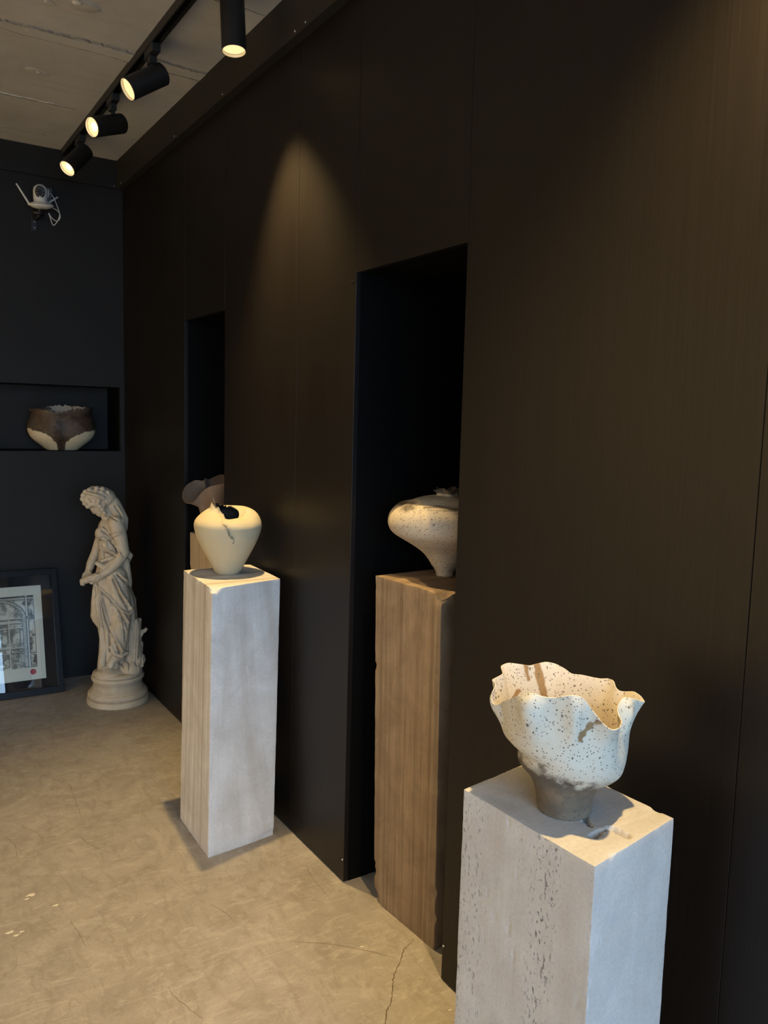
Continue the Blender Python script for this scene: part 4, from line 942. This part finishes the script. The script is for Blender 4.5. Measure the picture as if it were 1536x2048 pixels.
def build_print():
    # the sheet as one fine flat mesh; ink tones are its own print
    s0, s1, t0, t1 = 0.088, 0.554, 0.088, 0.608; nx, ny = 300, 330
    ss = np.linspace(s0, s1, nx); tt = np.linspace(t0, t1, ny); X, T = np.meshgrid(ss, tt); cx = 0.321
    x = np.abs(X-cx); sgn = X-cx; ink = np.zeros_like(X)
    P = np.stack([X.ravel(), T.ravel(), 0*X.ravel()], 1); n = fbm(P, 120, 3, 3).reshape(X.shape); n2 = fbm(P, 45, 8, 3).reshape(X.shape)
    half, b0, b1 = 0.192, 0.157, 0.555
    ins = (x < half) & (T > b0) & (T < b1); ink = np.where(ins, 0.36+0.22*n, ink)
    def line(mask_d, w=0.0018, v=0.95): return lambda k: np.where(np.abs(mask_d) < w, np.maximum(k, v), k)
    def rect(k, xa, xb, ta, tb, w=0.0018, v=0.9, fill=None):
        m = (x > xa) & (x < xb) & (T > ta) & (T < tb)
        if fill is not None: k = np.where(m, fill, k)
        e = np.minimum(np.minimum(np.abs(x-xa), np.abs(x-xb)), 9); e2 = np.minimum(np.abs(T-ta), np.abs(T-tb))
        k = np.where(((e < w) & (T > ta-w) & (T < tb+w)) | ((e2 < w) & (x > xa-w) & (x < xb+w)), v, k); return k
    orn = np.clip(0.45+0.75*n2+0.3*n, 0.05, 0.95)
    # cornice bands
    for ta, tb, v in ((0.546, 0.555, .9), (0.538, 0.545, .35), (0.530, 0.536, .75), (b0, b0+.006, .85), (b0+.007, b0+.013, .3)): ink = np.where(ins & (T > ta) & (T < tb), v+0.1*n, ink)
    # side pilasters with ornament
    ink = rect(ink, 0.160, 0.190, 0.440, 0.528, .002, .9, orn); ink = rect(ink, 0.160, 0.190, 0.235, 0.425, .002, .9, orn); ink = rect(ink, 0.160, 0.190, 0.170, 0.225, .002, .9, orn)
    ink = np.where(ins & (x > 0.148) & (x < 0.157), 0.22+0.1*n, ink); ink = np.where(ins & (np.abs(x-0.1465) < .0014), .9, ink); ink = np.where(ins & (x > .146) & (T > .427) & (T < .438), .75+.2*n, ink)
    # arch
    sp = 0.432; e = np.sqrt((x/0.147)**2+(np.clip(T-sp, 0, 1)/0.108)**2); e2 = np.sqrt((x/0.128)**2+(np.clip(T-sp, 0, 1)/0.092)**2)
    arch = (e < 1) & (T > b0); inner = (e2 < 1) & (T > b0)
    spand = ins & (x < .146) & (T > sp) & (e > 1.02) & (T < .528); ink = np.where(spand, np.clip(0.4+0.8*n2, .1, .9), ink)
    ink = np.where(arch & ins, 0.30+0.15*n+0.25*(np.sin(e*160) > 0.2), ink); ink = np.where(inner & ins, orn*0.75, ink)
    ink = np.where(ins & (np.abs(e-1) < .014), .95, ink); ink = np.where(ins & (np.abs(e2-1) < .016), .95, ink)
    inn = inner & ins
    for ta, tb in ((0.42, 0.428), (0.40, 0.405), (0.372, 0.376), (0.262, 0.268), (0.236, 0.240)): ink = np.where(inn & (T > ta) & (T < tb), .8, ink); ink = np.where(inn & (T > tb) & (T < tb+.006), .2, ink)
    for xa, xb, ta, tb in ((.066, .116, .285, .365), (.072, .110, .292, .358), (.006, .054, .285, .395), (.012, .048, .292, .388), (.062, .122, .170, .230), (.070, .114, .178, .222), (.010, .050, .170, .228), (.062, .120, .242, .26)):
        ink = np.where(inn, rect(ink, xa, xb, ta, tb, .0016, .85), ink)
    ink = np.where(inn & (np.abs(x-.058) < .003), .15, ink)
    ink = np.clip(ink, 0, 1); paper = np.array([.63, .59, .47]); inkc = np.array([.035, .033, .030]); C = paper*(1-ink[..., None])+inkc*ink[..., None]
    V = [tuple(fp(a, b, -0.0065)-FB) for b in tt for a in ss]; F = [(j*nx+i, (j+1)*nx+i, (j+1)*nx+i+1, j*nx+i+1) for j in range(ny-1) for i in range(nx-1)]
    me = bpy.data.meshes.new('print_sheet'); me.from_pydata(V, [], F); me.update()
    ca = me.color_attributes.new('Col', 'FLOAT_COLOR', 'POINT'); ca.data.foreach_set('color', np.concatenate([C.reshape(-1, 3), np.ones((nx*ny, 1))], 1).astype(np.float32).ravel())
    t = NT('engraving_print'); me.materials.append(t.done(t.attr().outputs['Color'], 0.8, 0.2))
    o = bpy.data.objects.new('print_sheet', me); col.objects.link(o); o.parent = pic; o.location = FB-Vector(pic['_w'])
    cen = (0.153, 0.131); k = 28; mm = MB(); vv = [fp(cen[0], cen[1], -0.0052)]+[fp(cen[0]+.0155*math.cos(2*PI*i/k)*(1+.04*math.sin(9*i)), cen[1]+.0155*math.sin(2*PI*i/k), -0.0055) for i in range(k)]
    s = obj('red_seal', mm.add(vv, [(0, 1+(i+1) % k, 1+i) for i in range(k)]), plain('red_seal_ink', (0.36, 0.018, 0.03), 0.6, 0.3, var=0.3, scale=200), pic); s['label'] = 'round red seal'
build_print()

# ------------------------------------------------------------------ security camera on the end wall
sock = thing('wall_socket', 'grey wall socket plate on the end wall behind the security camera', 'wall socket', (-0.430, -0.006, 2.735))
obj('face_plate', MB().box((-0.480, -0.010, 2.690), (-0.385, 0.0, 2.778)), M['grey_plastic'], sock, bevel=0.003)
obj('plug', MB().box((-0.437, -0.045, 2.722), (-0.405, -0.010, 2.760)), M['white_plastic'], sock, bevel=0.004)
obj('socket_slot', MB().box((-0.470, -0.0115, 2.760), (-0.462, -0.0095, 2.772)), M['led_dot'], sock)
sc = thing('security_camera', 'white dome security camera with two antennas on a black bracket above the shelf niche', 'security camera', (-0.455, -0.09, 2.645))
cy = -0.10
base_prof = [(0.001, 0.0), (0.030, 0.001), (0.050, 0.008), (0.0625, 0.018), (0.0630, 0.021), (0.058, 0.026), (0.040, 0.034), (0.034, 0.040), (0.032, 0.052)]
tilt = Matrix.Rotation(math.radians(-4), 4, 'Y') @ Matrix.Rotation(math.radians(9), 4, 'X'); MBs = Matrix.Translation((-0.456, cy, 2.640)) @ tilt
obj('base_dish', MB().revolve(base_prof, 48, MBs, True, True), M['white_plastic'], sc, sm=50)
hd = MB(); hc = Vector((-0.460, cy, 2.727)); hd.ball(hc, (.037, .037, .041), None, 32, 20); hd.cyl(hc+Vector((0, 0, -.045)), hc, .036, .037, 32)
headp = obj('camera_head', hd, M['white_plastic'], sc, sm=60)
fd = Vector((-0.22, -0.94, -0.22)).normalized(); fq = fd.to_track_quat('Z', 'Y').to_matrix().to_4x4()
FM = Matrix.Translation(hc+fd*0.0325) @ fq
obj('face_disc', MB().revolve([(0.0285, 0), (0.0285, 0.008), (0.025, 0.0095), (0.001, 0.0098)], 36, FM @ Matrix.Diagonal((0.86, 1.1, 1, 1)), True, True), M['lens_black'], headp, sm=40)
obj('camera_lens', MB().revolve([(0.009, 0.0095), (0.0085, 0.013), (0.006, 0.0135), (0.001, 0.0118)], 24, FM, True, True), M['lens_black'], headp, sm=40)
for k in range(10):
    a = 2*PI*(k+0.5)/10; c = FM @ Vector((0.0165*math.cos(a), 0.0205*math.sin(a), 0.0098)); obj('infrared_diode', MB().ball(c, 0.0021, None, 8, 6), M['led_dot'], headp)
for p, q in (((-0.512, cy+.03, 2.664), (-0.576, cy+.02, 2.757)), ((-0.415, cy+.035, 2.684), (-0.362, cy+.05, 2.728))):
    p = Vector(p); q = Vector(q); a = obj('antenna', MB().tube([p, p.lerp(q, .5), p.lerp(q, .97), q], [.0058, .0050, .0042, .003], 12), M['white_plastic'], sc, sm=60)
    obj('antenna_joint', MB().ball(p, .0085, None, 12, 8), M['white_plastic'], a, sm=60)
obj('brand_mark', MB().box((-0.449, cy-.0635, 2.656), (-0.431, cy-.0600, 2.659)), M['grey_plastic'], sc)
obj('bracket_arm', MB().box((-0.494, -0.012, 2.538), (-0.462, 0.0, 2.625)), M['black_metal'], sc, bevel=0.003)
obj('bracket_shelf', MB().cyl((-0.470, cy+.005, 2.606), (-0.470, cy+.005, 2.617), .030, .034, 28), M['black_metal'], sc, sm=40)
obj('bracket_strut', MB().tube([(-0.478, -0.008, 2.600), (-0.476, -0.05, 2.596), (-0.470, cy+.005, 2.606), (-0.462, cy, 2.642)], .010, 10), M['black_metal'], sc, sm=60)
for z in (2.555, 2.588): obj('bracket_screw', MB().cyl((-0.478, -0.0145, z), (-0.478, -0.012, z), .0045, .0045, 10), M['screw'], sc)
def spline(pts, n=10):
    P = [Vector(p) for p in pts]; o = []
    for i in range(len(P)-1):
        p0 = P[max(i-1, 0)]; p1 = P[i]; p2 = P[i+1]; p3 = P[min(i+2, len(P)-1)]
        for k in range(n):
            t = k/n; o.append(0.5*((2*p1)+(p2-p0)*t+(2*p0-5*p1+4*p2-p3)*t*t+(3*p1-p0-3*p2+p3)*t**3))
    o.append(P[-1]); return o
obj('cable', MB().tube(spline([(-0.420, -0.045, 2.745), (-0.392, -0.06, 2.728), (-0.365, -0.06, 2.668), (-0.353, -0.055, 2.622), (-0.369, -0.05, 2.600), (-0.395, -0.05, 2.612), (-0.411, -0.05, 2.636), (-0.402, -0.045, 2.612), (-0.386, -0.04, 2.577), (-0.364, -0.05, 2.604), (-0.356, -0.06, 2.636), (-0.372, -0.075, 2.650), (-0.398, cy, 2.655)]), .0024, 8), M['white_plastic'], sc, sm=60)
for o in bpy.data.objects:
    if '_w' in o: del o['_w']
